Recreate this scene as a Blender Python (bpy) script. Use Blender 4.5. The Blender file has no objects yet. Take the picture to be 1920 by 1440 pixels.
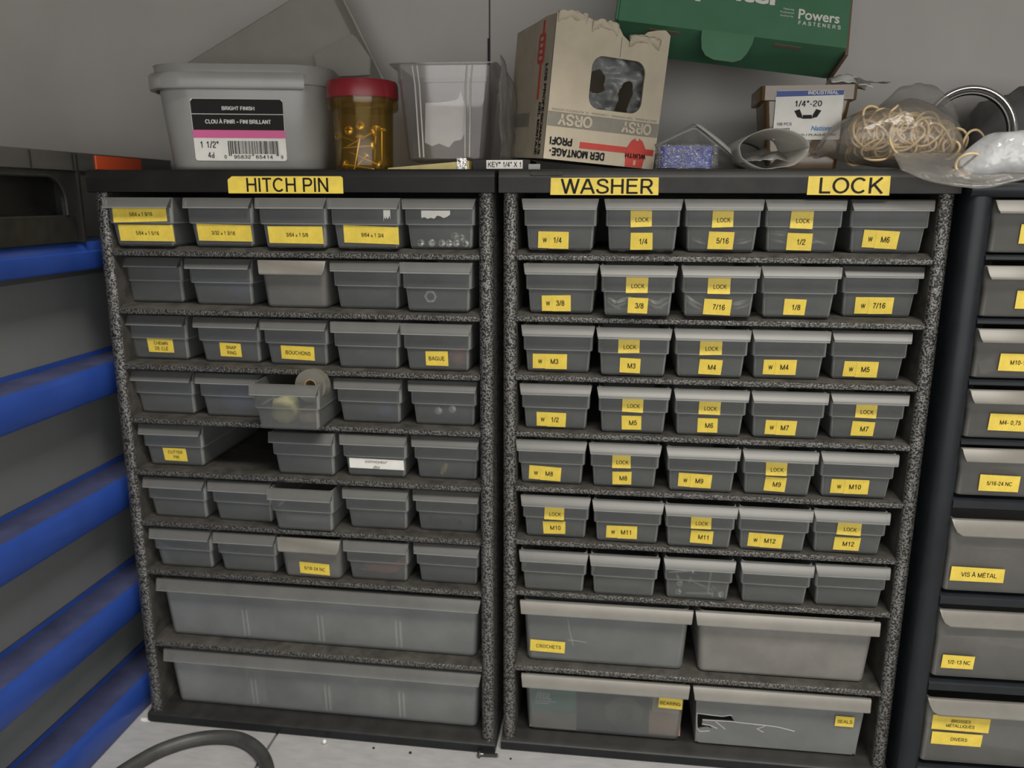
import bpy, math, random
from mathutils import Vector, Matrix, noise, geometry

random.seed(7)
PI = math.pi
scene = bpy.context.scene
COL = scene.collection

# ------------------------------------------------------------------ camera
CAM = (0.1049, -0.6814, 0.5290)
R3 = Matrix(((0.99165423, -0.12498767, -0.03162228),
             (0.12889632, 0.96639556, 0.22240811),
             (0.00276137, -0.22462793, 0.97444069)))      # columns: right, forward, up
right, fwd, up = R3.col[0], R3.col[1], R3.col[2]
cd = bpy.data.cameras.new('camera')
cam = bpy.data.objects.new('camera', cd)
COL.objects.link(cam)
m = Matrix.Identity(4)
for r in range(3):
    m[r][0], m[r][1], m[r][2], m[r][3] = right[r], up[r], -fwd[r], CAM[r]
cam.matrix_world = m
cd.sensor_width = 36.0
cd.lens = 1510.87 / 1920 * 36.0
cd.clip_start = 0.01
cd.dof.use_dof = True
cd.dof.focus_distance = 0.66
cd.dof.aperture_fstop = 5.0
scene.camera = cam

# ------------------------------------------------------------------ light
w = bpy.data.worlds.new('room')
scene.world = w
w.use_nodes = True
w.node_tree.nodes['Background'].inputs[0].default_value = (1.0, 0.97, 0.92, 1)
w.node_tree.nodes['Background'].inputs[1].default_value = 0.05


def area(name, loc, target, sx, sy, watts, col):
    l = bpy.data.lights.new(name, 'AREA')
    l.shape = 'RECTANGLE'
    l.size, l.size_y, l.energy, l.color = sx, sy, watts, col
    o = bpy.data.objects.new(name, l)
    COL.objects.link(o)
    o.location = loc
    o.rotation_euler = (Vector(target) - Vector(loc)).to_track_quat('-Z', 'Y').to_euler()
    return o


area('ceiling_lamp', (0.55, -1.10, 2.05), (0.55, -1.05, 0.0), 1.2, 0.55, 62.0, (1.0, 0.95, 0.87))
area('fill_light', (0.75, -2.6, 0.55), (0.05, 0.0, 0.30), 3.2, 1.3, 36.0, (1.0, 0.985, 0.955))  # unseen fill added behind the camera to brighten the fronts; no window there

scene.view_settings.view_transform = 'Standard'
scene.view_settings.look = 'None'
scene.view_settings.exposure = 0.0
scene.view_settings.gamma = 1.0
scene.cycles.transparent_max_bounces = 32
scene.cycles.max_bounces = 12

# ------------------------------------------------------------------ materials


class N:
    def __init__(self, name):
        self.m = bpy.data.materials.new(name)
        self.m.use_nodes = True
        self.t = self.m.node_tree
        self.t.nodes.clear()
        self.out = self.t.nodes.new('ShaderNodeOutputMaterial')

    def n(self, kind, **kw):
        nd = self.t.nodes.new('ShaderNode' + kind)
        for k, v in kw.items():
            if k in nd.inputs:
                s = nd.inputs[k]
                if hasattr(v, 'bl_idname') or isinstance(v, bpy.types.NodeSocket):
                    self.t.links.new(v, s)
                else:
                    s.default_value = v
            else:
                setattr(nd, k, v)
        return nd

    def mix(self, fac, a, b):
        nd = self.t.nodes.new('ShaderNodeMixShader')
        if isinstance(fac, bpy.types.NodeSocket):
            self.t.links.new(fac, nd.inputs[0])
        else:
            nd.inputs[0].default_value = fac
        self.t.links.new(a, nd.inputs[1])
        self.t.links.new(b, nd.inputs[2])
        return nd.outputs[0]

    def ramp(self, fac, stops, interp='LINEAR'):
        nd = self.t.nodes.new('ShaderNodeValToRGB')
        self.t.links.new(fac, nd.inputs[0])
        cr = nd.color_ramp
        cr.interpolation = interp
        while len(cr.elements) < len(stops):
            cr.elements.new(0.5)
        for e, (p, c) in zip(cr.elements, stops):
            e.position = p
            e.color = (c[0], c[1], c[2], 1)
        return nd.outputs[0]

    def noise(self, scale, detail=2.0, rough=0.5, stretch=None):
        tc = self.t.nodes.new('ShaderNodeTexCoord')
        v = tc.outputs['Object']
        if stretch:
            mp = self.n('Mapping')
            mp.inputs['Scale'].default_value = stretch
            self.t.links.new(v, mp.inputs['Vector'])
            v = mp.outputs[0]
        nd = self.n('TexNoise', Scale=scale, Detail=detail, Roughness=rough)
        self.t.links.new(v, nd.inputs['Vector'])
        return nd.outputs['Fac']

    def bump(self, h, strength, dist):
        b = self.n('Bump', Strength=strength, Distance=dist)
        self.t.links.new(h, b.inputs['Height'])
        return b.outputs[0]

    def done(self, sh):
        self.t.links.new(sh, self.out.inputs[0])
        return self.m


def c4(c):
    return (c[0], c[1], c[2], 1)


def plain(name, col, rough=0.5, var=0.0, scale=60, metal=0.0, spec=0.5, bump=0.0, stretch=None):
    a = N(name)
    p = a.n('BsdfPrincipled', Roughness=rough, Metallic=metal)
    p.inputs['Specular IOR Level'].default_value = spec
    p.inputs['Base Color'].default_value = c4(col)
    if var or bump:
        f = a.noise(scale, 4, 0.6, stretch)
        if var:
            lo = [max(0, x * (1 - var)) for x in col]
            hi = [min(1, x * (1 + var)) for x in col]
            a.t.links.new(a.ramp(f, [(0.3, lo), (0.7, hi)]), p.inputs['Base Color'])
        if bump:
            a.t.links.new(a.bump(f, bump, 0.002), p.inputs['Normal'])
    return a.done(p.outputs[0])


def frosted(name, col, clear, transl=0.5, rough=0.35, gloss=0.05, tint=None, var=0.12, scale=25, bump=0.0, bscale=60):
    """milky plastic: part scattering on both sides, part see-through, a soft sheen"""
    a = N(name)
    f = a.noise(scale, 4, 0.65)
    colr = a.ramp(f, [(0.3, [x * (1 - var) for x in col]), (0.72, [min(1, x * (1 + var)) for x in col])])
    df = a.n('BsdfDiffuse')
    a.t.links.new(colr, df.inputs[0])
    tl = a.n('BsdfTranslucent')
    a.t.links.new(colr, tl.inputs[0])
    tp = a.n('BsdfTransparent')
    tp.inputs[0].default_value = c4(tint or (0.92, 0.93, 0.92))
    gl = a.n('BsdfGlossy', Roughness=rough)
    if bump:
        nb = a.bump(a.noise(bscale, 3, 0.6), bump, 0.01)
        for nd in (df, tl, gl):
            a.t.links.new(nb, nd.inputs['Normal'])
    body = a.mix(transl, df.outputs[0], tl.outputs[0])
    body = a.mix(clear, body, tp.outputs[0])
    lw = a.n('LayerWeight', Blend=0.25)
    mp = a.n('MapRange')
    a.t.links.new(lw.outputs['Fresnel'], mp.inputs[0])
    mp.inputs[3].default_value = gloss
    mp.inputs[4].default_value = 0.6
    return a.done(a.mix(mp.outputs[0], body, gl.outputs[0]))


def hammered(name, dark, flake, scale=520, cut=0.5):
    a = N(name)
    f = a.noise(scale, 1.5, 0.5)
    col = a.ramp(f, [(cut - 0.035, dark), (cut + 0.035, flake)])
    d = a.noise(35, 4, 0.6)
    dust = a.ramp(d, [(0.35, (1, 1, 1)), (0.75, (0.72, 0.69, 0.64))])
    mx = a.n('MixRGB', blend_type='MULTIPLY')
    mx.inputs[0].default_value = 1.0
    a.t.links.new(col, mx.inputs[1])
    a.t.links.new(dust, mx.inputs[2])
    p = a.n('BsdfPrincipled', Roughness=0.42)
    a.t.links.new(mx.outputs[0], p.inputs['Base Color'])
    mt = a.ramp(f, [(cut - 0.03, (0, 0, 0)), (cut + 0.03, (0.75, 0.75, 0.75))])
    a.t.links.new(mt, p.inputs['Metallic'])
    a.t.links.new(a.bump(f, 0.7, 0.0012), p.inputs['Normal'])
    return a.done(p.outputs[0])


M = {}
M['wall'] = plain('wall_paint', (0.385, 0.37, 0.35), 0.45, 0.05, 9, bump=0.05)
M['worktop'] = plain('grey_painted_board', (0.345, 0.345, 0.35), 0.5, 0.10, 40, bump=0.1, stretch=(1, 3, 1))
M['seam'] = plain('seam_dark', (0.012, 0.011, 0.010), 0.8)
M['black'] = plain('black_plastic', (0.0065, 0.0065, 0.0063), 0.45, 0.35, 40, spec=0.3)
M['blackdusty'] = plain('black_plastic_dusty', (0.014, 0.0137, 0.0128), 0.5, 0.35, 60, spec=0.35)
M['hammer'] = hammered('hammered_black_silver', (0.008, 0.008, 0.008), (0.22, 0.217, 0.209), 640)
M['shelf'] = hammered('hammered_shelf', (0.014, 0.0135, 0.0125), (0.165, 0.162, 0.154), 640)
M['shelftop'] = plain('dusty_shelf', (0.040, 0.0375, 0.033), 0.75, 0.5, 60, spec=0.3)
M['inner'] = plain('cabinet_inside', (0.022, 0.021, 0.019), 0.6, 0.3, 40)
M['drawer'] = frosted('frosted_drawer_plastic', (0.30, 0.312, 0.312), 0.66, 0.40, 0.40, 0.02)
M['lip'] = frosted('frosted_pull_lip', (0.19, 0.191, 0.183), 0.44, 0.35, 0.40, 0.03)
M['bigdrawer'] = frosted('frosted_wide_drawer_plastic', (0.40, 0.415, 0.415), 0.55, 0.42, 0.40, 0.02, var=0.16, scale=14)
M['edge'] = frosted('drawer_plastic_edge', (0.36, 0.37, 0.36), 0.24, 0.35, 0.3, 0.04)
M['drawer_beige'] = frosted('yellowed_drawer_plastic', (0.30, 0.293, 0.275), 0.42, 0.4, 0.40, 0.03)
M['lip_beige'] = frosted('yellowed_pull_lip', (0.245, 0.232, 0.205), 0.14, 0.3, 0.4, 0.03)
M['dusty_drawer'] = frosted('dusty_drawer_plastic', (0.37, 0.36, 0.335), 0.18, 0.4, 0.4, 0.03, var=0.18, scale=18)
M['rib'] = frosted('drawer_rib', (0.75, 0.74, 0.70), 0.1, 0.4, 0.4, 0.05)
M['yellow'] = plain('yellow_sticker', (0.66, 0.50, 0.068), 0.5, 0.10, 120)
M['ink'] = plain('black_ink', (0.008, 0.0075, 0.007), 0.6, spec=0.25)
M['inkgrey'] = plain('faded_ink', (0.07, 0.065, 0.06), 0.7)
M['white'] = plain('white_paper', (0.72, 0.71, 0.67), 0.6, 0.06, 90)
M['pink'] = plain('pink_print', (0.62, 0.10, 0.28), 0.5)
M['redink'] = plain('brown_red_ink', (0.30, 0.10, 0.06), 0.6)
M['navyfr'] = plain('navy_grey_plastic', (0.0095, 0.0122, 0.0155), 0.42, 0.25, 30, spec=0.35)
M['plinth'] = plain('dark_plinth', (0.009, 0.0107, 0.012), 0.45, 0.3, 40, spec=0.3)
M['blue'] = plain('blue_plastic', (0.021, 0.060, 0.285), 0.32, 0.12, 14)
M['bluegrey'] = plain('greyer_blue_plastic', (0.046, 0.053, 0.110), 0.75, 0.25, 25, spec=0.12)  # greyer blue for the upward faces of the tower ledges
M['bluepanel'] = frosted('frosted_tower_panel', (0.36, 0.38, 0.375), 0.22, 0.35, 0.28, 0.04, var=0.1, scale=6)
M['tote'] = plain('black_tote', (0.018, 0.0175, 0.017), 0.4, 0.3, 25)
M['totelid'] = frosted('smoky_lid', (0.12, 0.115, 0.105), 0.30, 0.4, 0.3, 0.05)
M['orange'] = plain('orange_red_plastic', (0.62, 0.09, 0.03), 0.4)
M['rubber'] = plain('dark_grey_hose', (0.040, 0.041, 0.039), 0.5, 0.3, 60, bump=0.1)
M['steel'] = plain('zinc_steel', (0.80, 0.79, 0.76), 0.28, metal=0.5)
M['chrome'] = plain('chrome', (0.75, 0.75, 0.74), 0.12, metal=1.0)
M['darksteel'] = plain('dark_steel', (0.16, 0.155, 0.15), 0.35, metal=1.0)
M['brass'] = plain('brass', (0.95, 0.72, 0.25), 0.25, metal=0.6)
M['tub'] = frosted('milky_tub', (0.52, 0.515, 0.49), 0.06, 0.45, 0.30, 0.06, var=0.06)
M['tray'] = frosted('milky_lid_tray', (0.46, 0.44, 0.395), 0.12, 0.5, 0.4, 0.04, var=0.06)
M['redcap'] = plain('red_cap', (0.23, 0.014, 0.022), 0.35)
M['amber'] = frosted('amber_jar', (0.52, 0.38, 0.10), 0.91, 0.5, 0.12, 0.03, tint=(0.975, 0.88, 0.60), var=0.05)
M['clear'] = frosted('clear_plastic', (0.55, 0.53, 0.53), 0.86, 0.5, 0.10, 0.06, tint=(0.97, 0.96, 0.96), bump=0.15, bscale=90)
M['film'] = frosted('clear_film', (0.55, 0.54, 0.52), 0.66, 0.5, 0.26, 0.03, tint=(0.97, 0.96, 0.95), bump=0.4)
M['sheetfilm'] = frosted('milky_film', (0.34, 0.33, 0.305), 0.18, 0.5, 0.25, 0.03, bump=0.1)
M['whitefilm'] = frosted('white_film', (0.60, 0.61, 0.62), 0.34, 0.5, 0.16, 0.06, bump=0.5)
M['rollfilm'] = frosted('milky_roll_film', (0.66, 0.65, 0.61), 0.12, 0.55, 0.25, 0.04)
M['cleartray'] = frosted('clear_tray_plastic', (0.55, 0.53, 0.53), 0.88, 0.5, 0.08, 0.04, tint=(0.97, 0.96, 0.96))
M['bagfilm'] = frosted('hazy_bag_film', (0.62, 0.60, 0.56), 0.85, 0.5, 0.24, 0.02, tint=(0.99, 0.98, 0.97), bump=0.35, bscale=40)
M['greyfilm'] = frosted('grey_bag_film', (0.40, 0.41, 0.41), 0.20, 0.5, 0.28, 0.03, bump=0.3, bscale=50, var=0.3, scale=40)
M['puffwhite'] = frosted('white_bag_film', (0.82, 0.83, 0.84), 0.12, 0.45, 0.18, 0.05, bump=0.6, bscale=35)
M['darkfilm'] = plain('grey_bag', (0.14, 0.137, 0.135), 0.3, 0.25, 20, bump=0.4)
M['card'] = plain('buff_cardboard', (0.47, 0.41, 0.31), 0.75, 0.09, 45)
M['cardside'] = plain('brown_grey_cardboard', (0.40, 0.345, 0.265), 0.75, 0.10, 45)
M['cardin'] = plain('cardboard_inside', (0.25, 0.22, 0.17), 0.8, 0.1, 40)
M['cardband'] = plain('grey_print', (0.21, 0.20, 0.165), 0.7, 0.1, 70)
M['red'] = plain('red_print', (0.48, 0.05, 0.035), 0.6, 0.1, 60)
M['green'] = plain('green_carton', (0.070, 0.190, 0.108), 0.45, 0.06, 40)
M['greenin'] = plain('carton_edge', (0.16, 0.11, 0.075), 0.7)
M['amberbox'] = frosted('amber_box', (0.30, 0.19, 0.07), 0.42, 0.5, 0.15, 0.06, tint=(0.72, 0.52, 0.28), var=0.1)
M['bluelabel'] = plain('blue_print', (0.02, 0.06, 0.26), 0.5)
M['lightblue'] = plain('light_blue_print', (0.05, 0.22, 0.50), 0.5)
M['bluething'] = plain('blue_roll', (0.014, 0.032, 0.22), 0.3, 0.5, 90)
M['crinkle'] = frosted('crackly_film', (0.55, 0.55, 0.55), 0.965, 0.5, 0.08, 0.03, tint=(0.98, 0.98, 0.98), bump=0.6, bscale=120)
M['band'] = plain('tan_rubber', (0.68, 0.52, 0.29), 0.5, 0.12, 60)
M['tape'] = frosted('tape_roll', (0.32, 0.30, 0.25), 0.36, 0.4, 0.25, 0.04)
M['core'] = plain('cardboard_core', (0.28, 0.20, 0.11), 0.7)
M['yel2'] = plain('olive_yellow_card', (0.38, 0.32, 0.12), 0.5, 0.15, 50)
M['foil'] = plain('silver_foil', (0.7, 0.69, 0.66), 0.2, metal=1.0, bump=0.8, scale=200)
M['content_blue'] = plain('blue_content', (0.03, 0.07, 0.25), 0.5)
M['content_yel'] = plain('pale_yellow_content', (0.62, 0.58, 0.30), 0.4)
M['content_pink'] = plain('pink_brown_content', (0.50, 0.30, 0.22), 0.4)
M['content_red'] = plain('red_wire', (0.50, 0.10, 0.05), 0.4)
M['content_teal'] = plain('teal_carton', (0.06, 0.24, 0.21), 0.5)
M['content_beige'] = plain('beige_carton', (0.60, 0.50, 0.35), 0.6)
M['content_white'] = plain('white_content', (0.75, 0.74, 0.70), 0.5)
M['brownpart'] = plain('brown_parts', (0.10, 0.06, 0.03), 0.35, 0.3, 60)

# ------------------------------------------------------------------ mesh tools


class MB:
    def __init__(self):
        self.v, self.f, self.mi = [], [], []

    def add(self, verts, faces, mi=0, T=None):
        o = len(self.v)
        for p in verts:
            p = Vector(p)
            self.v.append(T @ p if T is not None else p)
        for q in faces:
            self.f.append([i + o for i in q])
            self.mi.append(mi)

    def box(self, a, b, mi=0, T=None):
        x0, y0, z0 = a
        x1, y1, z1 = b
        v = [(x0, y0, z0), (x1, y0, z0), (x1, y1, z0), (x0, y1, z0), (x0, y0, z1), (x1, y0, z1), (x1, y1, z1), (x0, y1, z1)]
        self.add(v, [(0, 3, 2, 1), (4, 5, 6, 7), (0, 1, 5, 4), (1, 2, 6, 5), (2, 3, 7, 6), (3, 0, 4, 7)], mi, T)

    def loft(self, loops, mi=0, T=None, cap0=True, cap1=True, closed=True):
        n = len(loops[0])
        v = [p for l in loops for p in l]
        f = []
        for i in range(len(loops) - 1):
            for k in range(n if closed else n - 1):
                k2 = (k + 1) % n
                f.append((i * n + k, i * n + k2, (i + 1) * n + k2, (i + 1) * n + k))
        if cap0:
            f.append(tuple(range(n - 1, -1, -1)))
        if cap1:
            f.append(tuple((len(loops) - 1) * n + k for k in range(n)))
        self.add(v, f, mi, T)

    def tube(self, pts, r, seg=8, mi=0, closed=False, T=None, caps=True):
        pts = [Vector(p) for p in pts]
        n = len(pts)
        rr = r if hasattr(r, '__len__') else [r] * n
        loops = []
        prev = None
        for i, p in enumerate(pts):
            a = pts[(i - 1) % n] if (closed or i > 0) else p
            b = pts[(i + 1) % n] if (closed or i < n - 1) else p
            t = (b - a).normalized()
            if prev is None:
                s = t.cross(Vector((0, 0, 1)))
                if s.length < 1e-3:
                    s = t.cross(Vector((1, 0, 0)))
            else:
                s = prev - t * prev.dot(t)
            s.normalize()
            prev = s
            u = t.cross(s)
            loops.append([p + (s * math.cos(q) + u * math.sin(q)) * rr[i] for q in (2 * PI * k / seg for k in range(seg))])
        if closed:
            # match the last ring to the first with the best rotation
            best = min(range(seg), key=lambda k: (loops[0][k] - loops[-1][0]).length)
            loops.append([loops[0][(k + best) % seg] for k in range(seg)])
            self.loft(loops, mi, T, False, False)
        else:
            self.loft(loops, mi, T, caps, caps)

    def lathe(self, prof, seg=32, mi=0, T=None):
        loops = [[(r * math.cos(a), r * math.sin(a), z) for a in (2 * PI * k / seg for k in range(seg))] for r, z in prof]
        self.loft(loops, mi, T, prof[0][0] > 1e-5, prof[-1][0] > 1e-5)

    def plate(self, outer, holes, th, mi=0, T=None, mback=None):
        """polygon (x, z) with holes, front at y=0, back at y=th"""
        loops = [[Vector((x, z, 0)) for x, z in outer]] + [[Vector((x, z, 0)) for x, z in h] for h in holes]
        tris = geometry.tessellate_polygon(loops)
        flat = [p for l in loops for p in l]
        n = len(flat)
        v = [(p.x, 0, p.y) for p in flat] + [(p.x, th, p.y) for p in flat]
        fr, bk, sd = [], [], []
        for t in tris:
            a, b, c = (flat[i] for i in t)
            if (b - a).cross(c - a).z < 0:
                t = t[::-1]
            fr.append(tuple(t))
            bk.append(tuple(i + n for i in t[::-1]))
        o = 0
        for l in loops:
            k = len(l)
            for i in range(k):
                j = (i + 1) % k
                sd.append((o + i, o + j, o + j + n, o + i + n))
            o += k
        self.add(v, fr, mi, T)
        self.add(v, bk + sd, mi if mback is None else mback, T)

    def text(self, s, cap, mi=0, T=None, width=None, cx=0.0, cz=0.0, y=-0.0005, align='C', shear=0.0, flip=False, bold=0.0, maxw=None):
        """letters in the XZ plane facing -y, cap height `cap`"""
        tv, tf, (x0, x1), hc = text_geo(s, shear, bold)
        k = cap / hc
        kx = k
        if width:
            kx = width / max(x1 - x0, 1e-6)
        elif maxw and (x1 - x0) * k > maxw:
            kx = maxw / (x1 - x0)
        ox = {'C': (x0 + x1) / 2, 'L': x0, 'R': x1}[align]
        sg = -1 if flip else 1
        vv = [(cx + sg * (p[0] - ox) * kx, y, cz + sg * (p[1] - hc / 2) * k) for p in tv]
        self.add(vv, tf, mi, T)

    def obj(self, name, mats, parent=None, smooth=35, T=None):
        me = bpy.data.meshes.new(name)
        me.from_pydata([tuple(p) for p in self.v], [], self.f)
        if not isinstance(mats, (list, tuple)):
            mats = [mats]
        for mt in mats:
            me.materials.append(M[mt] if isinstance(mt, str) else mt)
        me.polygons.foreach_set('material_index', self.mi)
        me.validate()
        if smooth:
            me.shade_smooth()
            me.set_sharp_from_angle(angle=math.radians(smooth))
        me.update()
        o = bpy.data.objects.new(name, me)
        COL.objects.link(o)
        if T is not None:
            o.matrix_local = T
        if parent:
            o.parent = parent
        return o


_tg = {}


def catmull(pts, n=8, closed=False):
    P = [Vector(p) for p in pts]
    out = []
    L = len(P)
    rng = range(L if closed else L - 1)
    for i in rng:
        g = lambda k: P[k % L] if closed else P[max(0, min(L - 1, k))]
        p0, p1, p2, p3 = g(i - 1), g(i), g(i + 1), g(i + 2)
        for k in range(n):
            t = k / n
            out.append(0.5 * ((2 * p1) + (p2 - p0) * t + (2 * p0 - 5 * p1 + 4 * p2 - p3) * t * t + (3 * p1 - p0 - 3 * p2 + p3) * t ** 3))
    if not closed:
        out.append(P[-1])
    return out



def _ell(cx, cy, rx, ry, a0=0, a1=360, n=20):
    return [(cx + rx * math.cos(math.radians(a0 + (a1 - a0) * k / n)), cy + ry * math.sin(math.radians(a0 + (a1 - a0) * k / n))) for k in range(n + 1)]


def _sm(*p, n=4):
    return [(q.x, q.y) for q in catmull([(x, y, 0) for x, y in p], n)]


def glyphs():
    h = 0.055
    t, r = 1 - h, 0.5 - h
    st = [(0.1, 0), (0.1, 1)]
    P_ = [st, [(0.1, t)] + [(0.40, t)] + _ell(0.40, (t + 0.46) / 2, 0.22, (t - 0.46) / 2, 90, -90) + [(0.1, 0.46)]]
    S6 = [_ell(0.28, 0.31, 0.20, 0.31 - h), _sm((0.47, 0.76), (0.41, 0.90), (0.28, t), (0.14, 0.84), (0.085, 0.6), (0.082, 0.32))]
    g = {
        'A': (0.76, [[(0.03, 0), (0.36, 1)], [(0.40, 1), (0.73, 0)], [(0.36, t), (0.40, t)], [(0.15, 0.34), (0.61, 0.34)]]),
        'B': (0.72, [st, [(0.1, t), (0.40, t)] + _ell(0.40, (t + 0.53) / 2, 0.19, (t - 0.53) / 2, 90, -90) + [(0.1, 0.53)], [(0.40, 0.53)] + _ell(0.42, (h + 0.53) / 2, 0.22, (0.53 - h) / 2, 90, -90) + [(0.1, h)]]),
        'C': (0.78, [_ell(0.41, 0.5, 0.34, r, 42, 318)]),
        'D': (0.78, [st, [(0.1, t), (0.34, t)] + _ell(0.36, 0.5, 0.33, r, 90, -90) + [(0.1, h)]]),
        'E': (0.68, [st, [(0.1, t), (0.63, t)], [(0.1, 0.53), (0.59, 0.53)], [(0.1, h), (0.65, h)]]),
        'F': (0.62, [st, [(0.1, t), (0.60, t)], [(0.1, 0.50), (0.53, 0.50)]]),
        'G': (0.82, [_ell(0.41, 0.5, 0.34, r, 42, 325), [(0.44, 0.47), (0.74, 0.47)], [(0.715, 0.49), (0.715, 0.04)]]),
        'H': (0.76, [st, [(0.66, 0), (0.66, 1)], [(0.1, 0.53), (0.66, 0.53)]]),
        'I': (0.20, [st]),
        'J': (0.54, [[(0.43, 1), (0.43, 0.3)] + _ell(0.24, 0.28, 0.19, 0.28 - h, 0, -180)]),
        'K': (0.72, [st, [(0.65, 1), (0.11, 0.38)], [(0.28, 0.57), (0.69, 0)]]),
        'L': (0.60, [st, [(0.1, h), (0.59, h)]]),
        'M': (0.88, [st, [(0.09, 1), (0.44, 0.02)], [(0.44, 0.02), (0.79, 1)], [(0.78, 1), (0.78, 0)]]),
        'N': (0.76, [st, [(0.10, 0.98), (0.66, 0.02)], [(0.66, 0), (0.66, 1)]]),
        'O': (0.82, [_ell(0.41, 0.5, 0.35, r)]),
        'P': (0.68, P_),
        'Q': (0.82, [_ell(0.41, 0.5, 0.35, r), [(0.46, 0.24), (0.74, -0.02)]]),
        'R': (0.74, P_ + [[(0.40, 0.46), (0.67, 0)]]),
        'S': (0.70, [_sm((0.61, 0.71), (0.55, 0.88), (0.35, t), (0.15, 0.86), (0.13, 0.68), (0.28, 0.56), (0.46, 0.49), (0.62, 0.38), (0.61, 0.16), (0.37, h), (0.14, 0.12), (0.07, 0.30))]),
        'T': (0.66, [[(0.33, 0), (0.33, 1)], [(0.01, t), (0.65, t)]]),
        'U': (0.76, [[(0.1, 1), (0.1, 0.34)] + _ell(0.38, 0.34, 0.28, 0.34 - h, 180, 360) + [(0.66, 1)]]),
        'V': (0.70, [[(0.03, 1), (0.35, 0)], [(0.35, 0), (0.67, 1)]]),
        'W': (0.98, [[(0.03, 1), (0.26, 0)], [(0.26, 0), (0.49, 1)], [(0.49, 1), (0.72, 0)], [(0.72, 0), (0.95, 1)]]),
        'X': (0.68, [[(0.04, 0), (0.63, 1)], [(0.05, 1), (0.64, 0)]]),
        'Y': (0.68, [[(0.03, 1), (0.34, 0.42)], [(0.65, 1), (0.34, 0.42)], [(0.34, 0), (0.34, 0.44)]]),
        'Z': (0.64, [[(0.05, t), (0.58, t)], [(0.56, t), (0.07, h)], [(0.05, h), (0.60, h)]]),
        '0': (0.56, [_ell(0.28, 0.5, 0.21, r)]),
        '1': (0.56, [[(0.33, 0), (0.33, 1)], _sm((0.11, 0.74), (0.25, 0.80), (0.33, 0.98))]),
        '2': (0.56, [_sm((0.08, 0.66), (0.11, 0.85), (0.28, t), (0.46, 0.85), (0.45, 0.64), (0.32, 0.45), (0.14, 0.26), (0.07, 0.08)), [(0.05, h), (0.50, h)]]),
        '3': (0.56, [_sm((0.08, 0.73), (0.13, 0.88), (0.28, t), (0.44, 0.85), (0.43, 0.64), (0.24, 0.54)), _sm((0.24, 0.54), (0.44, 0.45), (0.48, 0.27), (0.41, 0.11), (0.27, h), (0.11, 0.12), (0.06, 0.28))]),
        '4': (0.56, [[(0.38, 0), (0.38, 1)], [(0.38, 0.97), (0.05, 0.29)], [(0.04, 0.28), (0.53, 0.28)]]),
        '5': (0.56, [[(0.47, t), (0.14, t)], [(0.14, t), (0.095, 0.48)], _sm((0.095, 0.47), (0.26, 0.61), (0.43, 0.53), (0.48, 0.33), (0.42, 0.13), (0.26, h), (0.11, 0.12), (0.06, 0.27))]),
        '6': (0.56, S6),
        '7': (0.56, [[(0.05, t), (0.51, t)], _sm((0.50, 0.93), (0.34, 0.65), (0.24, 0.35), (0.19, 0.0))]),
        '8': (0.56, [_ell(0.28, 0.745, 0.175, 0.2), _ell(0.28, 0.30, 0.21, 0.30 - h)]),
        '9': (0.56, [[(0.56 - x, 1 - y) for x, y in q] for q in S6]),
        '/': (0.28, [[(0.0, -0.02), (0.28, 1.02)]]),
        '-': (0.34, [[(0.04, 0.38), (0.30, 0.38)]]),
        '–': (0.50, [[(0.02, 0.38), (0.48, 0.38)]]),
        '.': (0.28, [[(0.14, 0), (0.14, 0.12)]]),
        ',': (0.28, [[(0.15, 0.12), (0.14, 0.0), (0.09, -0.14)]]),
        '"': (0.36, [[(0.10, 1.0), (0.10, 0.66)], [(0.26, 1.0), (0.26, 0.66)]]),
        '*': (0.38, [[(0.19, 1.0), (0.19, 0.62)], [(0.03, 0.90), (0.35, 0.72)], [(0.35, 0.90), (0.03, 0.72)]]),
        'x': (0.50, [[(0.03, 0), (0.46, 0.53)], [(0.04, 0.53), (0.47, 0)]]),
        'd': (0.56, [_ell(0.25, 0.27, 0.19, 0.27 - h), [(0.45, 0), (0.45, 1)]]),
        ' ': (0.26, []),
    }
    for k, base, acc in (('À', 'A', [[(0.28, 1.20), (0.42, 1.06)]]), ('É', 'E', [[(0.44, 1.20), (0.30, 1.06)]]), ('Ü', 'U', [[(0.24, 1.09), (0.24, 1.20)], [(0.52, 1.09), (0.52, 1.20)]])):
        g[k] = (g[base][0], g[base][1] + acc)
    return g


def stroke_geo(s, shear, bold):
    if '_G' not in _tg:
        _tg['_G'] = glyphs()
    G = _tg['_G']
    hw = 0.066 + bold * 2.2
    v, f = [], []
    x = 0.0
    for ch in s:
        w_, strokes = G[ch]
        for p in strokes:
            n = len(p)
            closed = n > 4 and abs(p[0][0] - p[-1][0]) < 1e-6 and abs(p[0][1] - p[-1][1]) < 1e-6
            o = len(v)
            for i in range(n):
                a = p[i - 1] if i else (p[-2] if closed else p[0])
                c = p[i + 1] if i < n - 1 else (p[1] if closed else p[-1])
                dx, dy = c[0] - a[0], c[1] - a[1]
                l = math.hypot(dx, dy) or 1
                nx, ny = -dy / l * hw, dx / l * hw
                for sg in (1, -1):
                    px, py = p[i][0] + sg * nx, p[i][1] + sg * ny
                    v.append((x + px + shear * py, py))
            for i in range(n - 1):
                f.append((o + 2 * i + 1, o + 2 * i + 3, o + 2 * i + 2, o + 2 * i))
        x += w_ + 0.075
    return v, f


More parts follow.
